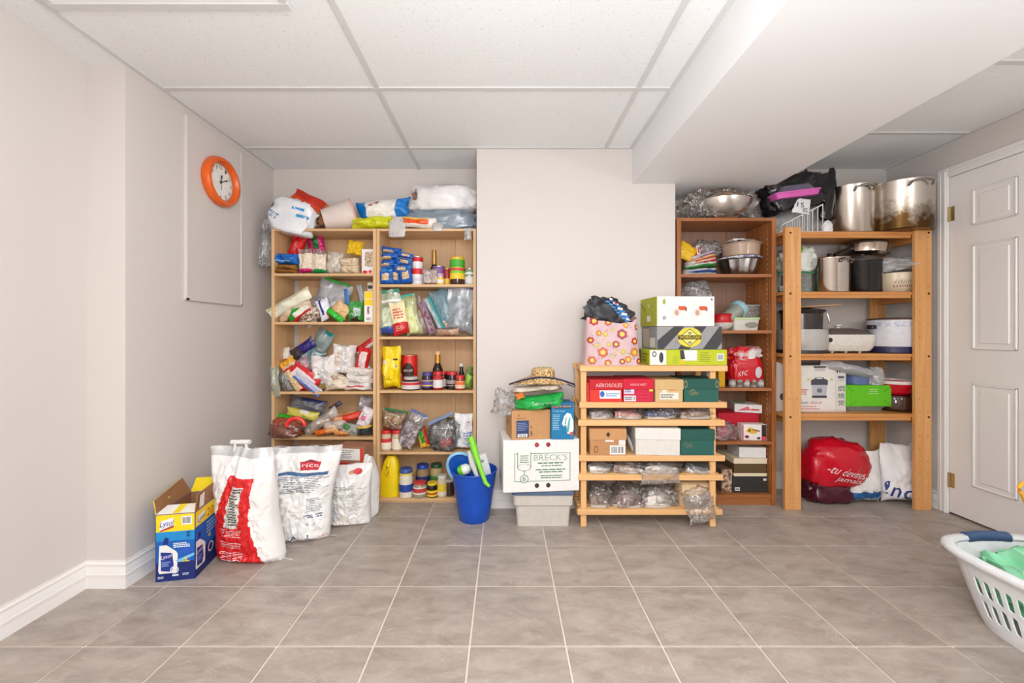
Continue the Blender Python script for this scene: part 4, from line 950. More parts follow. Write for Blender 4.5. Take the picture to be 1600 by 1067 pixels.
# flaps
def flap(nm, v, mo, mi_, thick=.003):
    v = [Vector(q) for q in v]; nn = (v[1] - v[0]).cross(v[3] - v[0]).normalized() * thick
    return mk(nm, v + [q + nn for q in v], [(3, 2, 1, 0), (4, 5, 6, 7), (0, 1, 5, 4), (1, 2, 6, 5), (2, 3, 7, 6), (3, 0, 4, 7)], [mo, mi_], t, [0, 1, 0, 0, 0, 0], False)
flap('flap', [(0, 0, Hh), (0, D, Hh), (-.035, D - .01, Hh + .075), (-.02, .02, Hh + .055)], CARD((240, 212, 24)), M_BRN)
fr_ = flap('flap', [(W, D, Hh), (W, 0, Hh), (W + .005, .01, Hh + .075), (W + .005, D, Hh + .085)], M_BRN, CARD((240, 212, 24)))
flap('flap', [(W, D, Hh), (0, D, Hh), (.01, D + .03, Hh + .06), (W - .01, D + .03, Hh + .06)], CARD((240, 212, 24)), M_BRN)
ff = flap('flap', [(0, 0, Hh - .001), (W, 0, Hh - .001), (W - .008, .072, Hh + .012), (.008, .072, Hh + .012)], M_BRN, CARD((236, 234, 228)))
mk('tape_strip', [(.062, .002, Hh + .003), (.09, .002, Hh + .003), (.09, .071, Hh + .0158), (.062, .071, Hh + .0158)], [(0, 1, 2, 3)], INK((240, 212, 24)), ff, smooth=False)
mk('tape_label', [(W + .006, .02, Hh + .01), (W + .006, .06, Hh + .01), (W + .0095, .06, Hh + .07), (W + .0095, .02, Hh + .066)], [(0, 1, 2, 3)], INK((226, 228, 222)), fr_, smooth=False)
li = G()
for q in ((th, W - th, th, th + .001), (th, W - th, D - th - .001, D - th), (th, th + .001, th, D - th), (W - th - .001, W - th, th, D - th)): li.box(*q, .05, Hh - .001)
li.obj('lining', M_BRN, t, False)
ib = boxobj('inner_panel', .01, W - .01, .1, D - .02, .05, .12, M_BRN, t, 0)

# rice sacks: tall pouches with upright seams
def sack(name, label, cat, x0, x1, y0, y1, y, d, mats, yaw, mi_fn, top=.86, flare=1.0, seed=3, lean=0, nu=72, nv=90, bw=1.0, tw=1.0):
    """a full sack standing on the floor; px box of its silhouette at depth y"""
    w = S(x1 - x0, y) ; h = Z(y0, y); V = []; F = []; idx = {}; cen = []
    for side in (-1, 1):
        for j in range(nv + 1):
            v = j / nv
            for i in range(nu + 1):
                u = -1 + 2 * i / nu; edge = i in (0, nu)
                if side == 1 and edge: idx[(1, i, j)] = idx[(-1, i, j)]; continue
                tu = max(0, 1 - abs(u) ** 2.4) ** .5
                fill = 1 if v < top * .6 else max(.03, math.cos((v - top * .6) / (1 - top * .6) * PI / 2) ** .9)
                base = min(1, (v / .05 + .12)) ** .45
                q = Vector((u * 1.8, v * 3.2, seed * 9.1 + side))
                cr = -abs(noise.noise(q * 1.6)) * 1.2 - .8 * abs(noise.noise(q * 3.7)) - .5 * abs(noise.noise(q * 7)) + .5
                vert = math.sin(u * 13 + 3 * noise.noise(q)) * max(0, v - .45) * .11
                T = d / 2 * tu * fill * base * (1 + .26 * cr) + (vert * d * .6 * tu)
                wd = w / 2 * (1 - .10 * fill * (1 - abs(2 * v - .75)) + .05 * flare * max(0, v - .7)) * (1 - .06 * (1 - base)) * (bw + (tw - bw) * v)
                x = u * wd + .012 * noise.noise(q * .7 + Vector((3, 3, 3))) + lean * v
                z = v * h + .010 * noise.noise(q + Vector((5, 0, 0))) * min(1, v * 8) - .02 * h * (u * u) * max(0, v - .5) * 0
                if v < .02: z = 0
                yy = side * T + .012 * math.sin(u * 4 + seed) * v
                idx[(side, i, j)] = len(V); V.append(Vector((x, yy, z)))
    mi = []
    for side in (-1, 1):
        for j in range(nv):
            for i in range(nu):
                q = [idx[(side, i, j)], idx[(side, i + 1, j)], idx[(side, i + 1, j + 1)], idx[(side, i, j + 1)]]
                F.append(tuple(q if side == -1 else q[::-1])); mi.append(mi_fn((i + .5) / nu, (j + .5) / nv, side))
    o = mk(name, V, F, mats, None, mi, True, 70)
    o.location = (X((x0 + x1) / 2, y), y, 0.0005); o.rotation_euler = (0, 0, math.radians(yaw))
    return tag(o, label, cat)
M_SACK = P((232, 230, 228), .35, 0, .02, 20, .3)
def sack_print(u, v, s):
    if s > 0: return 0
    l0 = .06 if v < .36 else .06 + (v - .36) / .40 * .33; r0_ = .80 - .06 * min(1, v / .36) if v < .36 else .74 + (v - .36) * .12
    if not (.012 < v < .765 and l0 < u < r0_): return 1 if v > .92 else 0
    fl_ = .28 + (v - .33) / .36 * .19; fr2 = .58 + (v - .33) / .36 * .07
    return 3 if .33 < v < .69 and fl_ < u < fr2 else 2
o = sack('rice_sack', 'white woven rice sack with a red printed panel beside the cleaner carton', 'sack', 337, 450, 699, 887, 1.97, .17, [M_SACK, CLEAR((236, 236, 238), .8), FILM((206, 24, 30), .35), FILM((206, 206, 200))], -6, sack_print, seed=3, lean=-.055, bw=1.0, tw=.86)
n_ = 10
def wide(o, pts4, c, name, lift=.0012, m=30):
    a, b, c4, d4 = [Vector((*q, 0)) for q in pts4]; pts = []
    for j in range(m + 1):
        for i in range(m + 1):
            s, r_ = i / m, j / m; q = (a * (1 - s) + b * s) * (1 - r_) + (d4 * (1 - s) + c4 * s) * r_; pts.append((q.x, q.y))
    w = m + 1
    return stamp(o, 'f', pts, [(j * w + i, j * w + i + 1, (j + 1) * w + i + 1, (j + 1) * w + i) for j in range(m) for i in range(m)], INK(c), name, lift)
lines(o, 'f', .42, .56, .35, .62, 12, (70, 66, 62), 7, .45, lift=.0048); lines(o, 'f', .47, .62, .63, .67, 2, (60, 30, 30), 3, .5, lift=.0048)
for k, (v0, v1, nl) in enumerate(((.25, .32, 4), (.15, .21, 3), (.04, .12, 5))): lines(o, 'f', .26, .64, v0, v1, nl, (238, 200, 200), 10 + k, .4, center=True, lift=.004)
hx = G(); hx.tube([(-.09, 0, .50), (-.085, 0, .548), (-.03, 0, .552), (-.022, 0, .50)], .008, 8); hx.tube([(-.105, -.002, .553), (-.008, -.002, .557)], .011, 8); hx.obj('carry_handle', FILM((226, 226, 226)), o)
hx = G(); hx.tube([(.165, -.02, .012), (.20, -.03, .02), (.225, -.02, .006), (.20, 0, .004)], .0012, 5); hx.obj('loose_thread', INK((226, 224, 220)), o)

o = sack('rice_sack', 'white rice sack with blue small print and a red carry handle', 'sack', 402, 522, 697, 851, 2.15, .15, [M_SACK, CLEAR((236, 236, 236), .8), FILM((70, 104, 146))], 8, lambda u, v, s: 2 if s < 0 and .3 < u < .9 and .715 < v < .74 else 1 if v > .93 else 0, seed=8, lean=.02, bw=.86, tw=1.06)
wide(o, [(.55, .76), (.75, .76), (.78, .84), (.53, .84)], (186, 36, 52), 'red_crest', .0024); text(o, 'f', 'rice', .56, .75, .79, .825, (240, 226, 226), lift=.004); poly(o, 'f', [(.57, .84), (.65, .86), (.73, .84)], (120, 30, 50), lift=.003)
lines(o, 'f', 0.310, 0.900, .57, .70, 8, (110, 116, 130), 12, .4, lift=.003); lines(o, 'f', 0.310, 0.830, .53, .565, 2, (110, 116, 130), 13, .4, lift=.003)
wide(o, [(.57, .13), (.80, .13), (.82, .50), (.61, .50)], (240, 240, 240), 'text_box', .0024); lines(o, 'f', 0.630, 0.810, .33, .48, 8, (120, 124, 136), 14, .4, lift=.0036); lines(o, 'f', 0.600, 0.800, .26, .31, 2, (60, 80, 120), 15, .5, lift=.0036); barcode(o, 'f', .60, .78, .145, .24, c=(50, 84, 130), n=14)
for u_ in (.45, .60): text(o, 'f', 'A', u_, u_ + .075, .035, .09, (30, 60, 96), lift=.003)
text(o, 'f', 'x 400', .74, .84, .05, .065, (200, 80, 90), lift=.003)
hx = G(); hx.tube([(-.045 + .045 * (1 - math.cos(a)) , 0, .592 + .042 * math.sin(a)) for a in [PI * k / 10 for k in range(11)]], .010, 8); hx.obj('carry_handle', P((214, 30, 36), .35), o)
hx = G(); hx.tube([(.175, -.02, .012), (.2, -.03, .016), (.215, -.02, .005)], .0012, 5); hx.obj('loose_thread', INK((226, 224, 220)), o)

o = sack('flour_bag', 'cloudy white flour bag with faint print and a red berry picture', 'bag', 503, 580, 725, 825, 2.32, .12, [FILM((222, 220, 218)), FILM((230, 224, 214))], 4, lambda u, v, s: 1 if v < .2 and .2 < u < .55 else 0, seed=5, top=.95)
ell(o, 'f', .74, .88, .085, .045, (196, 40, 56), 'berry_picture', .003); ell(o, 'f', .64, .875, .06, .03, (190, 150, 110), 'berry_picture', .002); rect(o, 'f', .22, .28, .62, .68, (40, 110, 80), 'small_mark'); lines(o, 'f', .34, .86, .60, .68, 3, (150, 160, 154), 3, .4); lines(o, 'f', .2, .88, .44, .55, 4, (170, 172, 170), 4, .35); wide(o, [(.22, .10), (.44, .10), (.44, .36), (.22, .36)], (206, 206, 206), 'facts_table'); lines(o, 'f', .6, .85, .2, .45, 6, (186, 186, 184), 5, .35)
o = sack('flour_bag', 'narrow white bag with black lettering squeezed beside the cloudy flour bag', 'bag', 566, 588, 712, 808, 2.42, .10, [FILM((230, 228, 226))], -50, lambda u, v, s: 0, seed=6)
text(o, 'f', 'powder', .3, 1.05, .30, .40, (60, 40, 40), 90)
_, b_, _ = carton('tissue_box', 'brown carton with red and white print behind the flour bag', 'box', 523, 570, 699, .10, 2.43, .12, (156, 110, 82), h=.31, rz=-8)
b_.parent.location.z = 0.0005; b_.data.transform(Matrix.Scale(1.31, 4, (0, 0, 1)))
_bvh.pop(b_.name, None)
rect(b_, 'f', .02, .86, .80, .97, (232, 228, 222)); lines(b_, 'f', .1, .72, .82, .95, 5, (70, 90, 110), 5, .4); rect(b_, 'f', .86, .97, .74, .98, (214, 60, 44)); rect(b_, 'f', .02, .7, .66, .76, (190, 30, 40)); ell(b_, 'f', .3, .70, .2, .03, (50, 40, 50)); rect(b_, 'f', .70, .84, .64, .77, (232, 228, 226), lift=.001)

# ------------------------------------------------------------------ blue bucket
yb_ = 2.385
t = thing('bucket', 'blue plastic bucket full of cleaning tools on the floor', 'bucket', (X(741, yb_), yb_, 0.0005))
r0, r1, hb = S(47, yb_) / 2, S(70, yb_) / 2, Z(733, yb_)
M_BK = P((16, 78, 186), .35)
G().lathe([(0, 0), (r0 * .96, 0), (r0, .004)] + [(r0 + (r1 - r0) * k, hb * k) for k in (.3, .62)] + [(r0 + (r1 - r0) * .63 + .001, hb * .63), (r0 + (r1 - r0) * .9, hb * .9), (r1, hb * .985), (r1 + .004, hb), (r1 - .002, hb + .003), (r1 - .005, hb * .98), (r0 - .003, .008), (0, .008)], 44).obj('body', M_BK, t)
G().tube([(math.cos(2 * PI * k / 40) * (r1 + .002), math.sin(2 * PI * k / 40) * (r1 + .002), hb) for k in range(40)], .0035, 6, closed=True).obj('rim', M_BK, t)
# things standing in the bucket
t = thing('dustpan', 'blue dustpan with a pale blue lip standing in the bucket', 'dustpan', (X(722, 2.37), 2.37, Z(722, 2.37)))
A = Matrix.Rotation(math.radians(-38), 4, 'Y') @ Matrix.Rotation(math.radians(18), 4, 'X')
pan = [(-.015 - .085 * math.cos(PI * k / 15), -.075 + .155 * math.sin(PI * k / 15) ** .8) for k in range(16)]
V = [A @ Vector((x, 0, z)) for x, z in pan] + [A @ Vector((x * .96, .006, z * .96)) for x, z in pan]; n = 16
mk('pan', V, [tuple(range(n)), tuple(range(2 * n - 1, n - 1, -1))] + [(i, n + i, n + (i + 1) % n, (i + 1) % n) for i in range(n)], P((18, 84, 180), .35), t, smooth=False)
G().tube([A @ Vector((x, -.012, z)) for x, z in pan], .009, 8).obj('lip', P((130, 190, 230), .35), t)
G().box(-.012, .012, -.03, .0, -.14, -.06, .004, T=A).obj('handle', P((18, 84, 180), .35), t, False)
t = thing('scrub_brush', 'lime green long-handled brush leaning out of the bucket', 'brush', (X(748, 2.27), 2.27, Z(722, 2.27)))
G().tube([(-.048, .03, .135), (-.03, .02, .08), (-.012, .0, .03), (.01, -.015, -.03), (.04, -.04, -.10), (.062, -.045, -.12)], [.017, .021, .017, .0125, .012, .008], 12).obj('handle', P((122, 206, 40), .35), t)
G().tube([(-.058, .05, .05), (-.04, .045, -.02), (-.01, .04, -.10)], [.012, .018, .01], 10).obj('bristle_head', P((206, 214, 206), .6), t)
t = thing('scrub_brush', 'round green and white scrubber lying in the bucket mouth', 'brush', (X(727, 2.34), 2.34, Z(733, 2.34)))
G().lathe([(0, -.042), (.02, -.038), (.030, -.015), (.030, .012), (.016, .03), (0, .034)], 20, T=Matrix.Rotation(math.radians(72), 4, 'Y')).obj('head', P((226, 230, 226), .5), t)
G().lathe([(0, -.048), (.022, -.042), (.031, -.022), (.0315, -.014)], 20, T=Matrix.Rotation(math.radians(72), 4, 'Y')).obj('grip', P((112, 196, 40), .4), t)
t = thing('small_box', 'small white box with a round mark sticking out of the bucket', 'box', (X(762, 2.36), 2.36, Z(738, 2.36) - .06), 12)
bb_ = boxobj('body', -.034, .034, 0, .045, 0, .165, P((228, 228, 228), .45), t, .004); bb_.rotation_euler = (0, math.radians(-14), 0)
ell(bb_, 'f', .5, .80, .16, .06, (150, 154, 158))

# ------------------------------------------------------------------ storage tote and its stack
yt = 2.267
t = thing('storage_tote', 'pale grey plastic tote with a blue-grey lid under the bulb carton', 'tote', (X(849, yt), yt, .0005))
wb, wt, ht = S(82, yt) / 2, S(98, yt) / 2, Z(768, yt)
M_T = P((198, 192, 184), .4)
def rbox_loft(secs, name, mat, parent, n=6, closed=True):
    V = []; F = []; K = 4 * (n + 1)
    for (x0, x1, y0, y1, z, r) in secs:
        for (cx_, cy_, a0) in ((x1 - r, y1 - r, 0), (x0 + r, y1 - r, 90), (x0 + r, y0 + r, 180), (x1 - r, y0 + r, 270)):
            for k in range(n + 1):
                a = math.radians(a0 + 90 * k / n); V.append((cx_ + r * math.cos(a), cy_ + r * math.sin(a), z))
    for j in range(len(secs) - 1):
        for i in range(K): k = (i + 1) % K; F.append((j * K + i, j * K + k, (j + 1) * K + k, (j + 1) * K + i))
    if closed: F += [tuple(range(K - 1, -1, -1)), tuple((len(secs) - 1) * K + i for i in range(K))]
    return mk(name, V, F, mat, parent)
dt = .25
rbox_loft([(-wb, wb, .012, dt - .012, 0, .02), (-wb * 1.06, wb * 1.06, .007, dt - .007, ht * .58, .022), (-wt * .955, wt * .955, -.004, dt + .0, ht * .62, .024), (-wt * .97, wt * .97, -.006, dt + .0, ht, .024)], 'body', M_T, t)
rbox_loft([(-wt, wt, -.012, dt, ht - .018, .026), (-wt - .002, wt + .002, -.014, dt, ht - .004, .028), (-wt * .98, wt * .98, -.006, dt, ht + .004, .026)], 'lid', P((86, 104, 132), .45), t)
zc = ht + .005; zt0 = 0
# white bulb carton, slightly turned and tilted
t = thing('bulb_carton', 'large white carton with green print on top of the grey tote', 'box', (X(846, 2.245), 2.245, zc + .002), -3)
t.rotation_euler = (0, 0, math.radians(5))
w, h = S(121, 2.235) / 2, Z(687, 2.245) - zc - .002
b_ = boxobj('body', -w, w, 0, .255, 0, h, CARD((230, 228, 226)), t, .003)
GG = (70, 130, 90)
for u_ in (.44, .59): ell(b_, 'f', u_, .905, .029, .045, (150, 30, 44), 'hand_hole'); ell(b_, 'f', u_, .125, .029, .045, (50, 48, 48), 'hand_hole')
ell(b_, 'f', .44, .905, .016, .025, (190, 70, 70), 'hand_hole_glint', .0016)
for q in ((.15, .88, .735, .745), (.15, .88, .205, .215), (.148, .156, .21, .74), (.874, .882, .21, .74)): rect(b_, 'f', *q, GG, 'border_line')
text(b_, 'f', "BRECK'S", .40, .84, .60, .72, (150, 176, 158)); lines(b_, 'f', .40, .84, .53, .575, 1, GG, 3, .5, center=True); lines(b_, 'f', .46, .80, .48, .52, 1, GG, 4, .5, center=True); lines(b_, 'f', .40, .84, .36, .45, 2, GG, 5, .45, center=True); lines(b_, 'f', .48, .78, .25, .33, 2, GG, 6, .45, center=True)
rect(b_, 'f', .185, .365, .50, .76, (226, 226, 222), 'seal', .0011); rect(b_, 'f', .185, .193, .48, .77, GG, 'seal_line', .0014); rect(b_, 'f', .357, .365, .48, .77, GG, 'seal_line', .0014); lines(b_, 'f', .21, .34, .56, .72, 4, GG, 9, .45, center=True, lift=.0016)
ell(b_, 'f', .275, .48, .09, .07, GG, 'seal_ring', ring=.1); ell(b_, 'f', .275, .26, .055, .08, GG, 'medal', ring=.16, lift=.0016); ell(b_, 'f', .275, .26, .046, .068, (226, 228, 224), 'medal_field', .0014); text(b_, 'f', 'B', .255, .295, .22, .30, GG, lift=.002); text(b_, 'f', 'Y', .255, .295, .34, .42, GG, lift=.002)
rect(b_, 'l', .05, .95, .1, .8, (206, 214, 200), 'green_wash')
zt = zc + .002 + h
_, b_, _ = carton('parcel', 'brown cardboard parcel with a blue label on the white bulb carton', 'box', 799, 861, 641, zt + .0005, 2.25, .18, (190, 142, 96), rz=10)
rect(b_, 'f', .12, .44, .08, .66, (44, 62, 108), 'label'); lines(b_, 'f', .15, .41, .30, .6, 5, (130, 150, 190), 4, .4); barcode(b_, 'f', .15, .40, .10, .20); text(b_, 'f', 'Isparta Es', .13, .36, .70, .76, (70, 50, 40)); lines(b_, 'f', .49, .52, .18, .5, 2, (60, 44, 36), 3); ell(b_, 'f', .51, .18, .03, .05, (60, 44, 36), ring=.4); rect(b_, 'f', .64, .645, .06, .5, (170, 124, 82)); ell(b_, 'l', .4, .5, .06, .08, (60, 44, 34)); rect(b_, 'f', .17, .19, .8, .88, (60, 44, 36))
_, b_, _ = carton('iron_box', 'blue clothes iron box with a red and white brand strip', 'box', 861.5, 897, 630, zt + .001, 2.25, .14, (26, 118, 168), rz=2)
rect(b_, 'f', .05, .90, .86, .96, (40, 30, 36)); rect(b_, 'f', .05, .14, .86, .96, (206, 40, 50), lift=.0009); text(b_, 'f', 'BLACK+DECKER', .16, .88, .885, .94, (232, 214, 214)); text(b_, 'f', '175 Light Weight', .06, .60, .76, .80, (200, 226, 240)); lines(b_, 'f', .06, .40, .26, .70, 9, (150, 200, 226), 6, .45)
poly(b_, 'f', [(.46, .42), (.56, .64), (.70, .74), (.86, .70), (.97, .50), (.98, .26), (.88, .14), (.70, .16), (.66, .40), (.56, .36)], (226, 232, 234), 'iron_picture'); poly(b_, 'f', [(.66, .2), (.74, .5), (.80, .62), (.84, .60), (.80, .4), (.76, .2)], (60, 170, 160), 'iron_picture', .0016); poly(b_, 'f', [(.58, .42), (.66, .62), (.68, .60), (.62, .4)], (60, 120, 130), 'iron_picture', .0016); ell(b_, 'f', .88, .16, .07, .05, (206, 70, 50), lift=.0018)
o = bag('green plastic packet lying on the brown parcel', 842, 628, 78, 24, 6, 2.30, .16, [FILM((36, 170, 76)), FILM((200, 230, 206))], name='green_packet')
text(o, 'f', 'Sunweel', .36, .72, .42, .66, (220, 240, 226), 3)
bag('orange and white corner of a wrapper on the green packet', 812, 619, 14, 10, 20, 2.26, .03, FILM((232, 130, 60)), name='wrapper')
bag('pale sheet of folded paper under the straw hat', 838, 606, 78, 11, 5, 2.32, .18, [FILM((226, 216, 200)), FILM((196, 130, 110))], bands=((0, 1, 0, .3, 1),), name='folded_paper', cat='paper')
blob('dark crumpled film between the hat and the papers', 822, 856, 600, 609, 2.33, .12, MIXF((50, 46, 44), (190, 186, 180), 30, .25), name='crumpled_film', cat='film', sub=3)
blob('crumpled clear bag slipping off the left end of the parcel', 766, 808, 604, 648, 2.27, .10, C1, name='clear_bag', seed=42, amp=.5, ridge=.6)
# straw hat, brim folded flat
t = thing('straw_hat', 'straw sun hat with a navy edge on top of the stack', 'hat', (X(846, 2.33), 2.33, Z(601, 2.33)), 0)
M_ST = MIXF((150, 104, 56), (232, 206, 150), 95, .8)
def hat_z(u): return .050 * math.cos(u * 1.45) - .004
brim = []; fb = []; n = 24
for k in range(n + 1):
    u = -1 + 2 * k / n
    for m_ in range(5):
        s_ = -1 + 2 * m_ / 4; yy = s_ * .10 * math.sqrt(max(0.04, 1 - u * u))
        brim.append((u * .18, yy, hat_z(u) - (.035 * (1 - abs(u) ** 2) if s_ < -.9 else 0) - .004 * s_))
for k in range(n):
    for m_ in range(4): a = k * 5 + m_; fb.append((a, a + 1, a + 6, a + 5))
bo_ = mk('brim', brim + [(x, y, z + .003) for x, y, z in brim], fb + [tuple(i + 125 for i in f[::-1]) for f in fb], M_ST, t)
G().lathe([(.064, 0), (.066, .03), (.060, .052), (.045, .060), (0, .062)], 28, T=Matrix.Translation((.012, .03, .036)), sx=1.05).obj('crown', M_ST, t)
G().tube([(-1 * .185 + .37 * k / 24, -.05 * math.sqrt(max(.04, 1 - (-1 + k / 12) ** 2)) - .01, hat_z(-1 + k / 12) + .003) for k in range(25)], .0045, 8).obj('edging', P((24, 34, 72), .7), t)
G().tube([(.10, -.045, .024), (.15, -.05, .018), (.188, -.05, .0), (.18, -.05, -.006), (.15, -.048, .004), (.10, -.045, .022)], .0028, 6).obj('cord', P((24, 34, 72), .7), t)

# ------------------------------------------------------------------ on and in the shoe rack
zt = SZ[0]
# floral tote with a black bag inside
y_ = 2.33
w, h, d = S(90, y_), Z(500, y_) - zt, .15
def tote_geo(w, h, d, seed, n=40, nz=16):
    V = []; F = []
    for j in range(nz + 1):
        v = j / nz
        for i in range(n):
            a = 2 * PI * i / n; c, s_ = math.cos(a), math.sin(a)
            k = (1 - .16 * v)
            p = Vector((math.copysign(abs(c) ** .55, c) * w / 2 * k, math.copysign(abs(s_) ** .6, s_) * d / 2 * (1 - .2 * v), v * h))
            q = Vector((c * 1.5, s_ * 1.5, v * 2 + seed)); p.x += .010 * noise.noise(q) - .006 * v; p.y += .014 * noise.noise(q + Vector((4, 0, 0))) * min(1, v * 4)
            if v > .9: p.z += .018 * math.sin(a * 2 + 1) + .012 * noise.noise(q * 2)
            V.append(p)
    for j in range(nz):
        for i in range(n): k = (i + 1) % n; F.append((j * n + i, j * n + k, (j + 1) * n + k, (j + 1) * n + i))
    F.append(tuple(range(n - 1, -1, -1))); return V, F
t = thing('tote_bag', 'flower-patterned tote bag standing on the shoe rack', 'bag', (X(955, y_), y_, zt + .0005))
V, F = tote_geo(w, h, d, 2)
tb = mk('body', V, F, P((206, 176, 180), .7, 0, .1, 12), t)
rnd = random.Random(4); pts = []
spots = [(.16, .88, .075), (.40, .86, .06), (.63, .62, .085), (.24, .64, .05), (.10, .50, .055), (.30, .26, .085), (.52, .42, .06), (.84, .26, .08), (.84, .48, .06), (.12, .10, .07), (.62, .08, .05), (.72, .12, .06), (.92, .08, .05), (.38, .05, .06), (.90, .76, .06), (.35, .62, .045), (.95, .58, .045), (.64, .27, .045), (.48, .70, .03), (.70, .80, .05), (.5, .22, .03), (.20, .40, .04), (.40, .42, .04)]
def flower(o, u, v, r, cp, ci, asp):
    pts = []; fs = []
    for k in range(6):
        a = k * PI / 3 + u * 9; cu, cv = u + .62 * r * math.cos(a), v + .62 * r * math.sin(a) * asp; b = len(pts)
        pts += [(cu + .45 * r * math.cos(2 * PI * i / 8), cv + .45 * r * math.sin(2 * PI * i / 8) * asp) for i in range(8)]; fs.append(tuple(range(b, b + 8)))
    f = stamp(o, 'f', pts, fs, INK(cp), 'printed_flower', .0026)
    pts = [(u + .5 * r * math.cos(2 * PI * i / 10), v + .5 * r * math.sin(2 * PI * i / 10) * asp) for i in range(10)]
    stamp(o, 'f', pts, [tuple(range(10))], INK(ci), 'flower_centre', .0034)
for k, (u, v, r) in enumerate(spots): flower(tb, u, v, r, [(176, 36, 44), (196, 90, 60), (160, 60, 80), (206, 130, 60)][k % 4] if r > .045 else (190, 176, 90), (236, 196, 80), w / h * .9)
for k in range(40):
    u, v = rnd.uniform(.08, .92), rnd.uniform(.05, .92); ell(tb, 'f', u, v, .014, .014 * w / h, [(150, 150, 190), (190, 190, 80), (206, 120, 130), (226, 200, 120)][k % 4], 'printed_dot', .0020, n=7)
o = blob('black bag with a blue and white checked edge stuffed in the flower tote', 902, 988, 462, 510, 2.33, .12, [FILM((38, 38, 42), .45), FILM((60, 140, 206))], name='black_bag', seed=51, ang=-16, amp=.3, ridge=.35)
rg = random.Random(2)
for k in range(22):
    a = k % 11; b = k // 11; rect(o, 'f', .44 + a * .05, .49 + a * .05, .80 - a * .062 + b * .07, .87 - a * .062 + b * .07, (222, 228, 236) if (a + b) % 2 else (40, 110, 180), 'check_square', .004)
for k in range(9): rect(o, 'f', .36 + k * .06, .43 + k * .06, .74 - k * .062, .79 - k * .062, (60, 140, 210), 'blue_edge', .004)
ell(o, 'f', .54, .80, .03, .05, (206, 60, 60), 'red_mark', .006)
# three boxes
_, b_, _ = carton('shoe_box', 'lime and olive shoe box at the bottom of the stack on the shoe rack', 'box', 1015, 1136, 546.5, zt + .0005, 2.275, .235, (176, 184, 40), mat=CARD((186, 196, 40)))
rect(b_, 'f', .0, .215, .02, .98, (226, 228, 224)); ell(b_, 'f', .15, .5, .028, .35, (60, 60, 64)); ell(b_, 'f', .06, .72, .03, .2, (120, 120, 124), ring=.5); rect(b_, 'f', .44, .61, .3, .98, (220, 224, 230)); poly(b_, 'f', [(.39, .98), (.44, .98), (.46, .4), (.40, .4)], (60, 54, 60)); ell(b_, 'f', .42, .22, .025, .16, (240, 190, 40)); lines(b_, 'f', .65, .80, .2, .9, 6, (140, 150, 40), 3, .35); barcode(b_, 'f', .87, .955, .3, .75, c=(50, 70, 100)); lines(b_, 'f', .30, .37, .1, .6, 4, (150, 160, 50), 4, .3)
rect(b_, 'l', .0, .4, 0, 1, (120, 112, 104)); lines(b_, 'l', .5, .9, .2, .8, 3, (150, 140, 40), 2)
z1_ = zt + .0005 + Z(546.5, 2.275) - zt + .001
_, b_, _ = carton('boot_box', 'grey and black striped boot box with a yellow diamond emblem', 'box', 1026, 1129, 509.5, z1_, 2.285, .23, (150, 150, 152), rz=1.5)
for q in ([(0, 0), (.10, 0), (.42, 1), (.26, 1), (0, .38)], [(.32, 0), (.50, 0), (.76, 1), (.58, 1)], [(.70, 0), (.92, 0), (1, .3), (1, .95), (.96, 1)]): poly(b_, 'f', q, (56, 56, 60), 'dark_stripe')
for k in range(12):
    a = rnd.random(); poly(b_, 'f', [(a * .8, rnd.random() * .5), (a * .8 + .1, .5), (a * .8 + .12, .55)], (96, 96, 98), 'scuff', .0009)
ell(b_, 'f', .5, .52, .19, .42, (222, 206, 60), 'glow_print', .0014); poly(b_, 'f', [(.33, .52), (.5, .90), (.67, .52), (.5, .14)], (30, 30, 30), 'diamond', .0018); poly(b_, 'f', [(.345, .52), (.5, .865), (.655, .52), (.5, .175)], (236, 222, 120), 'diamond', .0022); rect(b_, 'f', .32, .68, .43, .61, (36, 32, 20), 'name_bar', .0026); text(b_, 'f', 'WORKLOAD', .34, .66, .46, .58, (240, 214, 50), lift=.0034)
for v_ in (.30, .70): ell(b_, 'f', .5, v_, .03, .06, (150, 140, 110), lift=.003)
rect(b_, 'l', .1, .5, .1, .9, (190, 178, 150)); rect(b_, 'l', .55, .9, .08, .5, (222, 220, 216))
z2_ = z1_ + Z(509.5, 2.275) - z1_ + .001
_, b_, _ = carton('appliance_box', 'white box with an olive end on top of the striped boot box', 'box', 1026, 1117.5, 463, z2_, 2.28, .235, (230, 228, 226), rz=2.5)
t_ = b_.parent
ol = boxobj('end_panel', -S(91.5, 2.28) / 2 - .003, -S(91.5, 2.28) / 2, 0.0, .235, .001, Z(463, 2.28) - z2_ - .001, CARD((170, 172, 50)), t_, 0)
for u in (.28, .64):
    ell(b_, 'f', u + .07, .46, .055, .13, (206, 200, 190), ring=.2); ell(b_, 'f', u + .06, .45, .035, .09, (196, 150, 120)); rect(b_, 'f', u + .09, u + .22, .53, .67, (206, 80, 40)); rect(b_, 'f', u + .215, u + .235, .50, .63, (60, 60, 64)); lines(b_, 'f', u - .03, u + .04, .2, .75, 12, (214, 206, 198), 3, .2)
barcode(b_, 'f', .085, .16, .18, .36, c=(60, 60, 80)); ell(b_, 'f', .12, .82, .025, .1, (150, 170, 60)); ell(b_, 'f', .95, .9, .015, .04, (90, 90, 150)); lines(b_, 'f', .90, .96, .2, .8, 10, (214, 206, 200), 8, .2)
poly(ol, 'l', [(.02, .82), (.06, .84), (.3, .58), (.26, .56)], (70, 74, 20), 'fold_slot'); rect(ol, 'l', .42, .64, .16, .36, (226, 226, 222)); text(ol, 'l', 'T', .40, .66, .66, .76, (226, 228, 200))

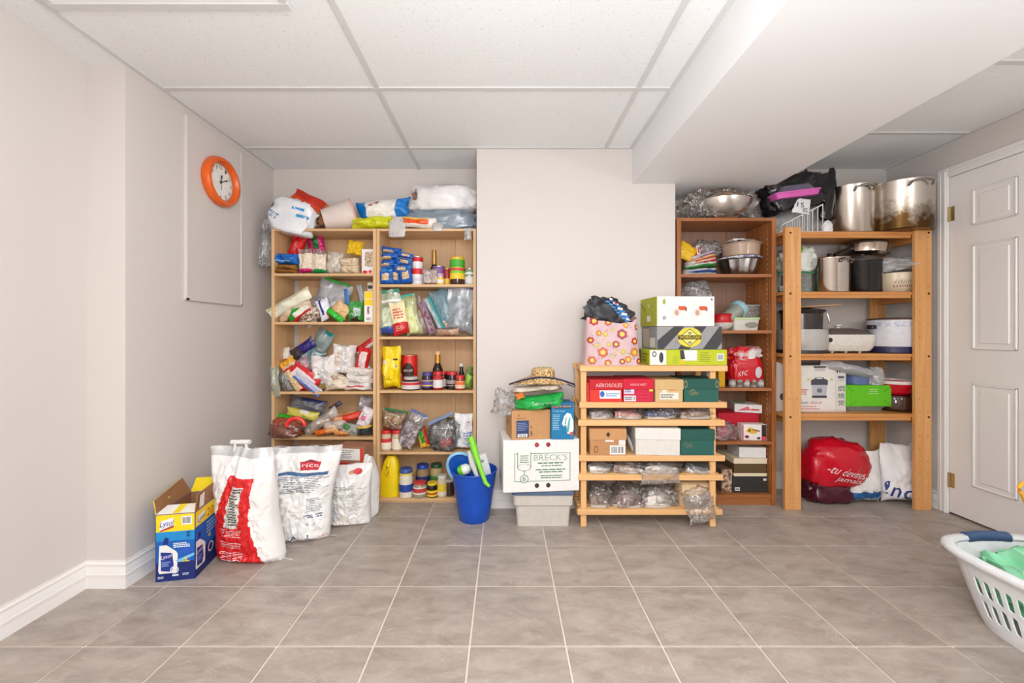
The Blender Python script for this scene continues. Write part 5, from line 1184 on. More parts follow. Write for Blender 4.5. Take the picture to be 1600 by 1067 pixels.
# boxed shoes
z = SZ[1] + .0005; yf = 2.262; D_ = .20
def shoebox(label, x0, x1, yt, z, c, lc, lidf=.45, d=D_, rz=0):
    t, b, l = carton('shoe_box', label, 'shoe box', x0, x1, yt, z, yf, d, c, (lidf, lc), rz); return b, l
b, l = shoebox('coral red shoe box with white lettering on its lid', 922, 972, 593, z, (220, 54, 44), (190, 26, 40), rz=0); text(l, 'f', 'AEROSOLES', .18, .98, .25, .62, (236, 190, 190)); rect(b, 'f', .30, .95, .18, .62, (220, 226, 234), 'label'); ell(b, 'f', .38, .42, .07, .16, (40, 100, 190)); lines(b, 'f', .5, .92, .28, .5, 2, (110, 150, 190), 2)
_, bx, _ = carton('shoe_box', 'narrow red box squeezed beside the coral shoe box', 'shoe box', 917, 921, 598, z, 2.28, .16, (206, 60, 60))
b, l = shoebox('crimson shoe box with pink dots and a yellow sticker', 974, 1021, 592, z, (196, 26, 62), (200, 24, 52)); text(l, 'f', 'NINE & WEST', .24, .76, .36, .56, (230, 180, 190)); rect(b, 'f', .02, .36, .42, .86, (214, 204, 226), 'label'); lines(b, 'f', .05, .33, .48, .78, 3, (90, 80, 130), 5); rect(b, 'f', .02, .42, .04, .34, (214, 206, 214), 'label'); lines(b, 'f', .05, .3, .1, .28, 2, (60, 60, 70), 6); barcode(b, 'f', .32, .42, .06, .32, n=6); rect(b, 'f', .86, .98, .55, .9, (232, 210, 60), 'sticker')
for k in range(30): ell(b, 'f', .5 + (k % 6) * .07, .1 + (k // 6) * .17, .008, .02, (226, 120, 150), 'pink_dot', n=6)
b, l = shoebox('tan shoe box with a white label on the shoe rack', 1024, 1067, 593, z, (206, 176, 124), (204, 172, 118)); rect(b, 'f', .16, .84, .14, .5, (226, 222, 212), 'label'); rect(b, 'f', .24, .42, .5, .85, (222, 216, 206), 'label'); rect(b, 'f', .52, .74, .60, .84, (226, 130, 80), 'sticker'); lines(b, 'f', .2, .8, .2, .44, 2, (120, 110, 100), 3)
b, l = shoebox('dark green shoe box beside the tan shoe box', 1069, 1123, 592, z, (36, 92, 82), (32, 84, 74)); text(b, 'f', 'Clarks', .14, .40, .36, .60, (150, 140, 100)); ell(b, 'f', .26, .7, .04, .12, (150, 140, 100), ring=.4)
for u in (.05, .93): ell(l, 'f', u, .5, .05, .35, (150, 140, 100), 'corner_scroll', ring=.3, n=10)
z = SZ[3] + .0005
b, l = shoebox('kraft brown shoe box with white labels and a round mark', 922, 978, 670, z, (186, 136, 88), (196, 146, 98), .42); rect(b, 'f', .42, .66, .60, .90, (228, 226, 222), 'label'); barcode(b, 'f', .55, .98, .04, .44); rect(b, 'f', .80, .98, .46, .82, (226, 224, 220), 'label'); ell(b, 'f', .17, .26, .06, .16, (110, 76, 50), ring=.3); poly(l, 'f', [(.5, .75), (.56, .5), (.5, .25), (.44, .5)], (60, 50, 44), 'diamond_mark')
t = thing('plate', 'white round plate wedged upright between two shoe boxes', 'plate', (X(985.5, yf), yf + .06, z + .058), 0)
G().lathe([(0, 0), (.03, .0), (.055, .006), (.058, .008), (.03, .004), (0, .004)], 32, T=Matrix.Rotation(math.radians(72), 4, 'Y')).obj('disc', P((226, 230, 230), .3), t)
b, l = shoebox('light grey-white shoe box between the kraft and green boxes', 994, 1061.5, 669, z, (218, 214, 208), (226, 222, 216), .42, rz=-4); text(b, 'f', 'e.l.f.', .46, .64, .62, .76, (190, 186, 180))
b, l = shoebox('dark green shoe box beside the grey-white shoe box', 1064, 1116, 671, z, (36, 92, 82), (32, 84, 74), .42); text(b, 'f', 'Clarks', .10, .34, .36, .60, (120, 120, 90))

# bagged shoes
def shoe(label, cx, y, zb, L, c, sole, rz, parent=None, hi=.07, group=None, open_=True):
    t = thing('shoe', label, 'shoe', (X(cx, y), y, zb + .002), rz, group)
    n = 16; V = []; F = []; K = 14
    for j in range(n + 1):
        s = j / n; x = (s - .5) * L
        hw = .036 * (max(.02, math.sin(PI * min(.985, s * .94 + .05))) ** .45) * (1 - .18 * math.sin(PI * s) * (s < .5)) + .002
        hh = hi * (1.0 - .62 * max(0, min(1, (s - .3) / .5))) * (max(.02, math.sin(PI * min(.98, .1 + s * .88))) ** .35)
        for i in range(K):
            a = PI * i / (K - 1); V.append((x, -math.cos(a) * hw, .012 + max(0, math.sin(a)) ** .7 * hh * (1 if not (open_ and s < .4 and .3 < i / (K - 1) < .7) else .55)))
    for j in range(n):
        for i in range(K - 1): F.append((j * K + i, (j + 1) * K + i, (j + 1) * K + i + 1, j * K + i + 1))
    F += [tuple(range(K)), tuple(n * K + i for i in range(K - 1, -1, -1))]
    mk('upper', V, F, P(c, .5), t)
    pr = [((j / n - .5) * L, .040 * (max(.02, math.sin(PI * min(.985, j / n * .94 + .05))) ** .45) + .002) for j in range(n + 1)]
    ol = [(x, -w) for x, w in pr] + [(x, w) for x, w in pr[::-1]]; m = len(ol)
    mk('sole', [(x, y_, 0) for x, y_ in ol] + [(x, y_, .014) for x, y_ in ol], [tuple(range(m - 1, -1, -1)), tuple(range(m, 2 * m))] + [(i, (i + 1) % m, m + (i + 1) % m, m + i) for i in range(m)], P(sole, .6), t, smooth=False)
    return t
rows = [
 (SZ[2], 4, [(938, 918, 958, (150, 140, 140), 'grey sneaker'), (981, 957, 1006, (206, 120, 110), 'pink and green flat shoe'), (1032, 1003, 1062, (40, 50, 90), 'navy blue sandal'), (1086, 1058, 1115, (150, 110, 80), 'tan loafer')], 634, 657.5, 'second'),
 (SZ[4], 4, [(936, 917, 958, (226, 222, 220), 'white slipper with an orange toe'), (980, 955, 1008, (190, 160, 140), 'beige sandal'), (1032, 1000, 1067, (200, 190, 180), 'pale cream shoe'), (1092, 1064, 1116, (46, 46, 50), 'black shoe')], 718, 751, 'fourth'),
 (SZ[5], 3, [(937, 917, 957, (110, 84, 72), 'brown boot'), (980, 953, 1012, (100, 60, 54), 'maroon shoe'), (1027, 1000, 1056, (210, 200, 190), 'ivory ballet shoe')], 755, 797, 'bottom'),
]
for z, nn, its, ya, yb2, nm in rows:
    for k, (cx_, x0, x1, c, lab) in enumerate(its):
        L = min(.22, S(x1 - x0, 2.35) * .80)
        for q in (0, 1):
            shoe(lab + (' inside a clear bag, the one nearer the rack front' if q == 0 else ' inside a clear bag, the one nearer the wall'), cx_, 2.315 + q * .082, z, L, tuple(x * .75 + 62 for x in c), (196, 186, 176), 8 * (-1) ** k, hi=min(.075, (Z(ya, 2.33) - z) * .62))
        blob('crumpled clear bag around the ' + lab.split(' with')[0] + (' on the %s rack shelf' % nm), x0, x1, ya, yb2, 2.35, .185, CLEAR((232, 230, 228), .16, .08), name='clear_bag', rest=z, seed=100 + k * 7 + int(z * 100), amp=.15, ridge=.3, sq=.6)
# purse in a drooping bag on the bottom shelf
t = thing('purse', 'beige leather purse in a clear bag on the bottom shoe rack shelf', 'purse', (X(1086, 2.31), 2.31, SZ[5] + .001), 6)
rbox_loft([(-.085, .085, 0, .09, 0, .02), (-.088, .088, -.006, .095, .05, .024), (-.08, .08, 0, .085, .115, .02), (-.07, .07, .01, .07, .13, .015)], 'body', P((206, 176, 136), .5), t)
rbox_loft([(-.082, .082, -.012, .0, .045, .005), (-.084, .084, -.010, .06, .118, .005), (-.075, .075, .01, .07, .134, .005)], 'flap', P((214, 186, 148), .5), t)
blob('clear bag around the beige purse', 1055, 1119, 752, 798, 2.35, .20, CLEAR((232, 230, 228), .16, .08), name='clear_bag', rest=SZ[5], seed=71, amp=.12)
bag('clear bag end drooping over the front of the bottom shoe rack shelf', 1094, 795, 44, 46, 14, 2.245, .035, CLEAR((228, 226, 224), .22, .08), name='clear_bag', cat='bag', mode='lie', wr=.3)
for a, b_, c_ in ((1003, 1062, 748),): bag('clear bag corner sagging over the fourth shoe rack shelf', 1033, 745, 62, 22, 3, 2.252, .02, CLEAR((228, 226, 224), .3, .08), name='clear_bag', cat='bag', wr=.3)

# ------------------------------------------------------------------ brown bookcase
yk = 2.70
# top: bowl with bread-brown lid, in a clear bag; it bulges forward under the bulkhead
yk = 2.625
t = thing('steel_bowl', 'wide steel bowl with a brown lid inside a clear bag atop the brown bookcase', 'bowl', (X(1126, yk), yk, CZ[0] + .001))
r = S(86, yk) / 2; h = S(26, yk)
G().lathe([(r * .55, 0), (r * .8, h * .25), (r * .96, h * .7), (r, h), (r * 1.03, h + .003), (r * .98, h), (r * .78, h * .28), (0, .006)], 36).obj('body', STEEL((190, 184, 178), .25), t)
G().lathe([(r * .92, h), (r * .80, h + .02), (r * .5, h + .04), (0, h + .046)], 30, cap0=False).obj('lid', MIXF((176, 120, 66), (206, 160, 110), 14, .35), t)
G().tube([(r * math.cos(a) * .98, -.03, h + .05 * math.sin(a)) for a in [PI * k / 16 for k in range(17)]], .003, 6).obj('handle', STEEL((120, 110, 104)), t)
blob('crumpled clear bag around the steel bowl atop the brown bookcase', 1056, 1184, 296, 339, yk, .26, CLEAR((232, 228, 224), .14, .06), name='clear_bag', rest=CZ[0], seed=81, amp=.14, ridge=.32, sq=.7, sub=5)
z = CZ[1]; yk = 2.70
bag('yellow plastic plate bag leaning at the left of the baking shelf', 1074, 388, 34, 26, -30, 2.66, .03, [FILM((228, 186, 30)), FILM((206, 40, 40))], bands=((.85, 1, .3, .7, 1),), name='yellow_bag', cat='bag', rest=z + .07)
bag('small red-lettered white tag on the yellow bag', 1091, 391, 5, 14, 8, 2.63, .006, [FILM((226, 220, 216)), FILM((206, 30, 40))], bands=((.2, .8, .1, .9, 1),), name='tag', cat='tag')
blob('crumpled clear film behind the yellow bag of the baking shelf', 1082, 1126, 374, 402, 2.72, .12, C1, name='clear_bag', seed=83)
STK = [('blue and white folded bag in the paper pile', (206, 206, 216), (60, 90, 170), 0), ('green-edged folded bag in the paper pile', (214, 220, 210), (60, 150, 70), 8), ('red-edged folded paper in the pile', (222, 214, 206), (206, 60, 50), 16), ('orange folded leaflet in the paper pile', (222, 180, 140), (214, 90, 40), 24), ('violet-edged bag on top of the paper pile', (206, 196, 214), (120, 70, 140), 32)]
for k, (lab, c1, c2, a) in enumerate(STK): bag(lab + ' on the baking shelf', 1092 + k, 420 - k * 5, 52 - k * 2, 9, 4 + k * 4, 2.64 + .01 * k, .16, [FILM(c1), FILM(c2)], bands=((0, 1, 0, .45, 1),), name='folded_bag', cat='bag', rest=z + .0 if k == 0 else None)
bag('flat white board on the baking shelf front', 1092, 424, 54, 3, 0, 2.60, .10, FILM((230, 226, 220)), name='board', cat='board', rest=z)
t = thing('bundt_pan', 'fluted silver bundt pan on the baking shelf', 'pan', (X(1155, 2.66), 2.66, z + .001))
r = S(55, 2.66) / 2; h = S(24, yk); n = 48; V = []; F = []
prof = [(.62, 0), (.74, .12), (.86, .55), (.96, .95), (1.06, 1), (1.06, 1.04), (.95, 1.0), (.7, .2), (.35, .1), (.2, .9)]
for rr, zz in prof:
    for i in range(n):
        a = 2 * PI * i / n; k = 1 + (.05 * math.cos(a * 12) if zz < .96 and rr > .5 else 0); V.append((rr * r * k * math.cos(a), rr * r * k * math.sin(a), zz * h))
for j in range(len(prof) - 1):
    for i in range(n): k = (i + 1) % n; F.append((j * n + i, j * n + k, (j + 1) * n + k, (j + 1) * n + i))
F.append(tuple(range(n - 1, -1, -1)))
mk('body', V, F, STEEL((170, 168, 168), .3), t)
t = thing('paper_plates', 'stack of white and blue paper liners resting on the bundt pan', 'paper liners', (X(1154, 2.66), 2.66, z + h * 1.04 + .002))
G().lathe([(r * 1.12, 0), (r * 1.14, .006), (r * .8, .012), (0, .012)], 40).obj('body', P((222, 226, 234), .5), t)
G().lathe([(r * 1.145, -.002), (r * 1.16, .004)], 40, cap0=False, cap1=False).obj('edge_print', MIXF((60, 80, 140), (230, 230, 236), 60), t)
zc_ = z + h * 1.04 + .016
t = thing('casserole_dish', 'clear brown casserole dish with crumpled foil on the bundt pan', 'dish', (X(1157, 2.66), 2.66, zc_))
h2 = S(18, yk)
G().lathe([(r * .85, 0), (r * .93, .006), (r * .98, h2), (r * 1.08, h2 + .002), (r * 1.08, h2 + .006), (r * .95, h2 + .004), (r * .88, .01), (0, .01)], 40).obj('body', P((176, 150, 130), .15), t)
v_, f_ = blob_geo(r * 1.9, r * 1.7, .03, 88, 3, ridge=.5); q = mk('foil', v_, f_, STEEL((214, 212, 210), .3), t); q.location = (0, 0, h2 + .002)
boxobj('white_lid', -.075, .0, -.05, .05, h2 + .026, h2 + .038, P((226, 224, 220), .4), t, .003)
z = CZ[2]
blob('crumpled white and clear bag beside the tall box on the second brown shelf', 1066, 1112, 438, 475, 2.68, .14, C2, name='clear_bag', seed=84)
t = thing('pitcher', 'cloudy plastic pitcher with a pale blue lid lying in the brown bookcase', 'pitcher', (X(1143, 2.69), 2.69, z + .105), 0)
TT = Matrix.Rotation(math.radians(20), 4, 'Z') @ Matrix.Rotation(math.radians(58), 4, 'Y')
G().lathe([(.0, -.11), (.038, -.11), (.042, -.1), (.052, .07), (.05, .07), (.038, -.1), (0, -.104)], 30, T=TT).obj('body', CLEAR((206, 216, 206), .5), t)
G().lathe([(.055, .055), (.058, .06), (.058, .09), (.05, .096), (0, .096)], 30, T=TT).obj('lid', P((150, 196, 206), .35), t)
t = thing('bowl', 'red lidded white bowl beside the white box in the brown bookcase', 'bowl', (X(1128, 2.68), 2.68, z + .001))
G().lathe([(.03, 0), (.055, .02), (.068, .05), (.064, .05), (.05, .022), (0, .006)], 30).obj('body', P((224, 222, 218), .3), t)
G().lathe([(.068, .05), (.062, .06), (.058, .095), (.064, .105), (.05, .11), (0, .11)], 30, cap0=False).obj('lid', P((196, 26, 32), .35), t)
def tub(label, x0, x1, ya, zb, y, d, c, lidc, lidf=.2, name='food_container', mat=None):
    w = S(x1 - x0, y) / 2; h = Z(ya, y) - zb
    t = thing(name, label, 'container', (X((x0 + x1) / 2, y), y, zb + .001))
    hb = h * (1 - lidf); rbox_loft([(-w * .86, w * .86, .008, d - .008, 0, .012), (-w * .95, w * .95, .002, d - .002, hb, .014)], 'body', mat or CLEAR(c, .4), t)
    rbox_loft([(-w, w, -.004, d + .004, hb, .016), (-w, w, -.004, d + .004, h - .003, .016), (-w * .96, w * .96, 0, d, h, .014)], 'lid', P(lidc, .4) if isinstance(lidc, tuple) else lidc, t); return t
t = tub('food tub with a pale green lid and white contents in the brown bookcase', 1146, 1189, 496, z, 2.64, .14, (220, 226, 214), (190, 214, 160), .18, mat=P((214, 216, 204), .4))
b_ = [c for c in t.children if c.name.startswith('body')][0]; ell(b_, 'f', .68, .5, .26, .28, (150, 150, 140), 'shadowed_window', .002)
zz_ = z + Z(496, 2.64) - z + .002
tub('small clear food container stacked on the green-lidded tub', 1160, 1190, 476, zz_, 2.66, .11, (214, 220, 214), CLEAR((222, 226, 222), .5), .12)
bag('clear bag behind the green-lidded tub in the brown bookcase', 1152, 488, 18, 22, 0, 2.72, .06, C2, name='clear_bag', cat='bag')
z = CZ[3]
o = blob('red restaurant carry bag with white letters in the brown bookcase', 1135, 1187, 552, 596, 2.66, .15, [FILM((200, 20, 36))], name='carry_bag', seed=86, amp=.08, ridge=.12, sq=.5)
text(o, 'f', 'KFC', .18, .44, .24, .40, (236, 226, 226), 12, .2, lift=.004); lines(o, 'f', .2, .5, .5, .72, 2, (226, 110, 120), 3, .12, lift=.004); ell(o, 'f', .76, .36, .10, .20, (206, 204, 214), 'pale_patch', .004)
blob('white and red wrinkled film on top of the red carry bag', 1133, 1188, 540, 562, 2.66, .15, MIXF((206, 30, 44), (226, 222, 220), 9, .3), name='wrapper', cat='wrapper', seed=87)
for k in range(5):
    can('low silver tin in the row under the red carry bag', 1144 + k * 11, 10, 593, z, 2.61, (150, 146, 142), group='silver tins under the red bag', bands=((.3, .7, ((190, 188, 184), (110, 90, 80))[k % 2]),))
_, b_, _ = carton('food_box', 'yellow box seen beside the shoe rack in the brown bookcase', 'box', 1123, 1133, 575, z, 2.60, .12, (222, 170, 30))
_, b_, _ = carton('food_box', 'teal and white box standing deep in the brown bookcase', 'box', 1104, 1117, 575, z, 2.72, .08, (214, 220, 220)); rect(b_, 'f', 0, 1, .72, 1, (20, 120, 130))
z = CZ[4]
_, b_, _ = carton('food_box', 'red flat box in the middle of a stack in the brown bookcase', 'box', 1122, 1186, 646, z + .0, 2.66, .16, (190, 16, 44), h=.16)
zz_ = z + .162
_, b_, _ = carton('food_box', 'white flat box with red and green print on the red box', 'box', 1150, 1188, 632, zz_, 2.66, .15, (226, 222, 220), rz=-18); poly(b_, 'f', [(.1, .2), (.5, .8), (.6, .3)], (214, 100, 110)); rect(b_, 't', .05, .5, .4, .8, (90, 160, 60)); rect(b_, 'f', .6, .9, .3, .5, (200, 60, 60))
_, b_, _ = carton('food_box', 'white fruit tea box with a yellow flower picture', 'box', 1160, 1197, 663, z + .0005, 2.585, .06, (230, 224, 218), rz=-4)
rect(b_, 'f', 0, .06, 0, 1, (180, 20, 40)); rect(b_, 'f', .80, 1, 0, 1, (50, 30, 40)); poly(b_, 'f', [(.15, .55), (.3, .82), (.5, .7), (.62, .45), (.4, .4)], (222, 176, 50)); poly(b_, 'f', [(.4, .72), (.74, .62), (.7, .54), (.45, .6)], (150, 96, 50)); ell(b_, 'f', .2, .22, .09, .1, (120, 40, 60)); ell(b_, 'f', .68, .14, .08, .08, (90, 50, 70)); ell(b_, 'f', .9, .14, .09, .12, (222, 60, 90)); ell(b_, 'f', .3, .62, .05, .07, (70, 60, 30), lift=.0016)
blob('crumpled clear bag of paper cups beside the fruit tea box', 1108, 1152, 657, 692, 2.62, .12, C2, name='clear_bag', rest=z, seed=89)
z = CZ[5]
_, b_, l_ = carton('shoe_box', 'black shoe box with tiny white labels at the bottom of the brown bookcase', 'shoe box', 1145, 1199, 745, z + .0005, 2.59, .20, (44, 42, 40)); rect(b_, 'f', .06, .20, .12, .34, (222, 218, 214), 'label'); rect(b_, 'f', .88, .97, .76, .90, (226, 224, 222), 'label'); lines(b_, 'f', .08, .18, .16, .3, 1, (60, 60, 60), 2)
z2_ = z + Z(745, 2.59) - z + .002
_, b_, l_ = carton('shoe_box', 'wide brown box with cream lids stacked on the black shoe box', 'shoe box', 1147, 1197.5, 716, z2_, 2.595, .20, (92, 72, 42), (.30, (226, 212, 184))); boxobj('base_edge', -S(50.5, 2.595) / 2 - .002, S(50.5, 2.595) / 2 + .002, -.002, .2, .0, .020, CARD((226, 212, 184)), b_.parent, .001)
z3_ = z2_ + Z(716, 2.595) - z2_ + .002
_, b_, l_ = carton('gift_box', 'plain white box on top of the stacked shoe boxes', 'box', 1156, 1196, 699, z3_, 2.60, .17, (222, 220, 218), rz=-5)
_, b_, l_ = carton('food_box', 'brown patterned box beside the black shoe box', 'box', 1127, 1144, 733, z + .0005, 2.60, .12, (110, 84, 66)); rect(b_, 'f', 0, 1, 0, 1, MIXF((90, 60, 44), (206, 180, 150), 40), 'pattern')

# ------------------------------------------------------------------ pine rack contents
YQ = 2.66
def pot(label, cx, wpx, ytop, zb, y, col=(196, 190, 182), rough=.22, handles='side', lid=None, stain=None, name='stock_pot', h=None, hr=None):
    r = S(wpx, y) / 2; h = h or Z(ytop, y) - zb
    t = turned(name, label, 'pot', cx, y, zb)
    b = G().lathe([(r * .95, 0), (r * .985, .006), (r * .99, h * .96), (r * 1.02, h * .985), (r * 1.02, h), (r * .97, h), (r * .965, h * .94), (r * .94, .01), (0, .01)], 40).obj('body', STEEL(col, rough) if not stain else stain, t)
    if handles:
        for s in (-1, 1):
            for_ = [(s * r * .55, -r * .85, h * .86), (s * r * .42, -r * 1.10, h * .92), (s * r * .05, -r * 1.22, h * .93), (-s * r * .05, -r * 1.2, h * .93)]
        a0 = hr if hr is not None else -70
        for ang in (a0, a0 + 180):
            q = Matrix.Rotation(math.radians(ang), 4, 'Z'); m_ = [q @ Vector((r * .99, -r * .38, h * .84)), q @ Vector((r * 1.13, -r * .34, h * .90)), q @ Vector((r * 1.2, 0, h * .93)), q @ Vector((r * 1.13, r * .34, h * .90)), q @ Vector((r * .99, r * .38, h * .84))]
            G().tube(m_, .0065, 8).obj('handle', STEEL((150, 144, 138), .3) if handles == 'side' else P((30, 28, 28), .4), t)
    return t, b
def mat_stained():
    m, n, l, b = _new('stained_steel')
    v = _coord(n, l); f = _noise(n, l, v, 14, 5, .65); sx = n.new('ShaderNodeSeparateXYZ'); l.new(v, sx.inputs[0])
    k = n.new('ShaderNodeMath'); k.operation = 'MULTIPLY_ADD'; k.inputs[1].default_value = -3.2; k.inputs[2].default_value = .55; l.new(sx.outputs[2], k.inputs[0])
    ad = n.new('ShaderNodeMath'); ad.operation = 'MULTIPLY_ADD'; ad.inputs[1].default_value = 1.0; l.new(f, ad.inputs[0]); l.new(k.outputs[0], ad.inputs[2])
    fac = _ramp(n, l, ad.outputs[0], .5, .9)
    l.new(_mixcol(n, l, fac, rgb((196, 188, 178)), rgb((92, 66, 34))), b.inputs['Base Color'])
    b.inputs['Metallic'].default_value = .9; l.new(_rng(n, l, f, .2, .42), b.inputs['Roughness']); return m
z = PZ_[0]
t, b = pot('tall steel stock pot with a green label atop the pine rack', 1327, 66, 297, z, 2.66, (190, 182, 172), .24, hr=-100)
rect(b, 'f', .82, .95, .28, .52, (30, 96, 60), 'green_label', .002); rect(b, 'f', .82, .95, .52, .76, (186, 146, 96), 'worn_label', .002)
t, b = pot('large stained steel stock pot with brown burns atop the pine rack', 1406, 78, 291, z, 2.56, stain=mat_stained(), hr=-100)
# dish rack in a white bag, black bag with pink tray
t = thing('dish_rack', 'white wire dish rack lying in a white bag atop the pine rack', 'dish rack', (X(1254, 2.555), 2.555, z + .002))
M_WR = P((232, 230, 228), .35)
wx = S(62, 2.60) / 2
for k in range(9):
    x = -wx + 2 * wx * k / 8; hh_ = .05 + .13 * (k / 8) ** 1.0
    G().tube([(x, .0, .0), (x, .0, hh_), (x + .005, .12, hh_ * .9), (x + .005, .12, 0)], .003, 6).obj('wire', M_WR, t)
G().tube([(-wx, 0, .05), (wx, 0, .18), (wx, .12, .16), (-wx, .12, .045)], .0035, 6, closed=True).obj('rim_wire', M_WR, t)
G().tube([(-wx - .02, -.01, .004), (wx + .03, -.01, .004), (wx + .03, .13, .004), (-wx - .02, .13, .004)], .004, 6, closed=True).obj('base_wire', M_WR, t)
blob('white plastic bag under the wire dish rack atop the pine rack', 1186, 1300, 318, 361, 2.745, .12, [CLEAR((228, 230, 234), .7, .2)], name='plastic_bag', rest=z, seed=92, amp=.2)
blob('white bag corner hanging over the pine rack shelf edge', 1284, 1300, 344, 365, 2.555, .05, [FILM((228, 226, 226))], name='plastic_bag', seed=93, sub=3)
o = blob('shiny black plastic bag slumped over the dish rack', 1190, 1300, 268, 330, 2.62, .18, [FILM((26, 24, 28), .18)], name='black_bag', seed=94, ang=12, amp=.22, ridge=.3)
blob('black bag tail hanging between the dish rack and the pot', 1278, 1302, 262, 345, 2.64, .06, [FILM((24, 22, 26), .18)], name='black_bag', seed=95, ang=-6, sub=3)
t = thing('plastic_tray', 'pink plastic tray poking out of the black bag', 'tray', (X(1245, 2.535), 2.535, Z(308, 2.535)), 0)
A = Matrix.Rotation(math.radians(-7), 4, 'Y')
q = rbox_loft([(-.13, .13, -.02, .06, 0, .02), (-.14, .14, -.025, .065, .028, .022)], 'body', P((206, 90, 170), .35), t); q.matrix_local = A
q = rbox_loft([(-.146, .146, -.03, .07, .028, .024), (-.146, .146, -.03, .07, .036, .024)], 'rim', P((214, 100, 178), .35), t); q.matrix_local = A
q = rbox_loft([(-.12, .12, -.02, .05, .037, .02), (-.09, .09, -.01, .04, .075, .02)], 'lid', CLEAR((150, 140, 170), .6), t); q.matrix_local = A
o = bag('white printed paper with scribbled figures on the dish rack', 1253, 322, 26, 24, -8, 2.545, .012, FILM((222, 222, 226)), name='paper_note', cat='paper'); text(o, 'f', '15', .2, .6, .4, .7, (60, 60, 66)); lines(o, 'f', .55, .9, .1, .4, 3, (60, 60, 60), 3)

z = PZ_[1]
blob('white and green bag of produce on the second pine shelf', 1214, 1272, 381, 426, 2.68, .16, [FILM((226, 230, 224)), FILM((96, 190, 70))], name='plastic_bag', seed=96, mi_fn=lambda c: 1 if c.z > .12 and noise.noise(c * 14) > .1 else 0)
t = thing('storage_case', 'clear case with a green rim on the second pine shelf', 'case', (X(1243, 2.60), 2.60, z + .001))
w = S(54, 2.60) / 2; h = Z(426, 2.60) - z
rbox_loft([(-w, w, 0, .16, 0, .01), (-w, w, 0, .16, h, .01)], 'body', CLEAR((206, 220, 216), .45), t)
G().tube([(-w, -.003, .006), (w, -.003, .006), (w, -.003, h), (-w, -.003, h)], .006, 8, closed=True).obj('rim', P((40, 130, 80), .4), t)
q = boxobj('label', -w * .85, -w * .35, -.004, -.002, h * .35, h * .85, P((40, 44, 60)), t, 0)
t, b = pot('shiny steel saucepan on the second pine shelf', 1295.5, 53, 406, z, 2.62, (206, 200, 194), .14, hr=-80, name='saucepan')
G().lathe([(S(54, 2.62) / 2, .0), (S(50, 2.62) / 2, .008), (.02, .022), (0, .022)], 36, T=Matrix.Translation((0, 0, Z(406, 2.62) - z))).obj('lid', STEEL((196, 190, 184), .18), t)
G().lathe([(.008, 0), (.014, .014), (.012, .02), (0, .021)], 16, T=Matrix.Translation((0, 0, Z(406, 2.62) - z + .02))).obj('lid_knob', P((30, 28, 30), .3), t)
zz_ = Z(409, 2.62) + .0485
t = thing('frying_pan', 'steel pan with a dark glass lid stacked above the saucepan', 'pan', (X(1351, 2.68), 2.68, zz_), 0)
A = Matrix.Rotation(math.radians(5), 4, 'Y')
r = S(62, 2.68) / 2
G().lathe([(r * .8, 0), (r * .95, .012), (r, .06), (r * 1.03, .064), (r * .98, .06), (r * .92, .014), (0, .008)], 36, T=A).obj('body', STEEL((190, 176, 162), .16), t)
G().lathe([(r * .98, .064), (r * .9, .078), (r * .3, .09), (0, .092)], 36, T=A, cap0=False).obj('lid', P((110, 96, 90), .1, .4), t)
G().tube([(-r * .9, -.04, .04), (-r * 1.5, -.06, .02), (-r * 1.9, -.06, -.005)], [.012, .010, .012], 10).obj('handle', P((34, 26, 26), .3), t)
t, b = pot('black enamel pot on the second pine shelf', 1347.5, 48, 409, z, 2.62, (24, 22, 24), .18, handles=None, stain=P((22, 20, 22), .16), name='enamel_pot')
hk = Z(409, 2.62) - z; rk_ = S(48, 2.62) / 2
G().lathe([(rk_ * 1.03, hk), (rk_ * .98, hk + .012), (rk_ * .6, hk + .034), (.012, hk + .040), (.012, hk + .046), (0, hk + .047)], 36).obj('lid', P((92, 86, 84), .1, .3), t)
for k, q in enumerate(([(0, .62), (1, .56)], [(0, .32), (1, .38)])):
    poly(b, 'f', [(.08, q[0][1]), (.92, q[1][1]), (.92, q[1][1] + .02), (.08, q[0][1] + .02)], (120, 118, 118), 'string_line', .003)
t = thing('casserole_dish', 'cream casserole bowl with a leaf pattern on the second pine shelf', 'dish', (X(1398, 2.655), 2.655, z + .001))
r = S(58, 2.655) / 2; h = Z(429, 2.655) - z
b = G().lathe([(r * .7, 0), (r * .92, h * .25), (r, h * .7), (r * .98, h), (r * .94, h), (r * .88, h * .3), (0, .008)], 40).obj('body', P((222, 204, 176), .25), t)
for k in range(9):
    u = .16 + k * .045; poly(b, 'f', [(u, .40), (u + .012, .55), (u + .03, .72 - .1 * (k % 2)), (u + .02, .5)], (110, 106, 70), 'leaf_print', .002); poly(b, 'f', [(u, .40), (u - .012, .3), (u + .02, .26)], (150, 100, 70), 'leaf_print', .002)
o = bag('white crumpled plastic bag spread over the cream casserole bowl', 1404, 413, 74, 24, 4, 2.61, .16, [CLEAR((236, 234, 234), .8, .15)], name='plastic_bag', cat='bag', wr=.3, seed=171)

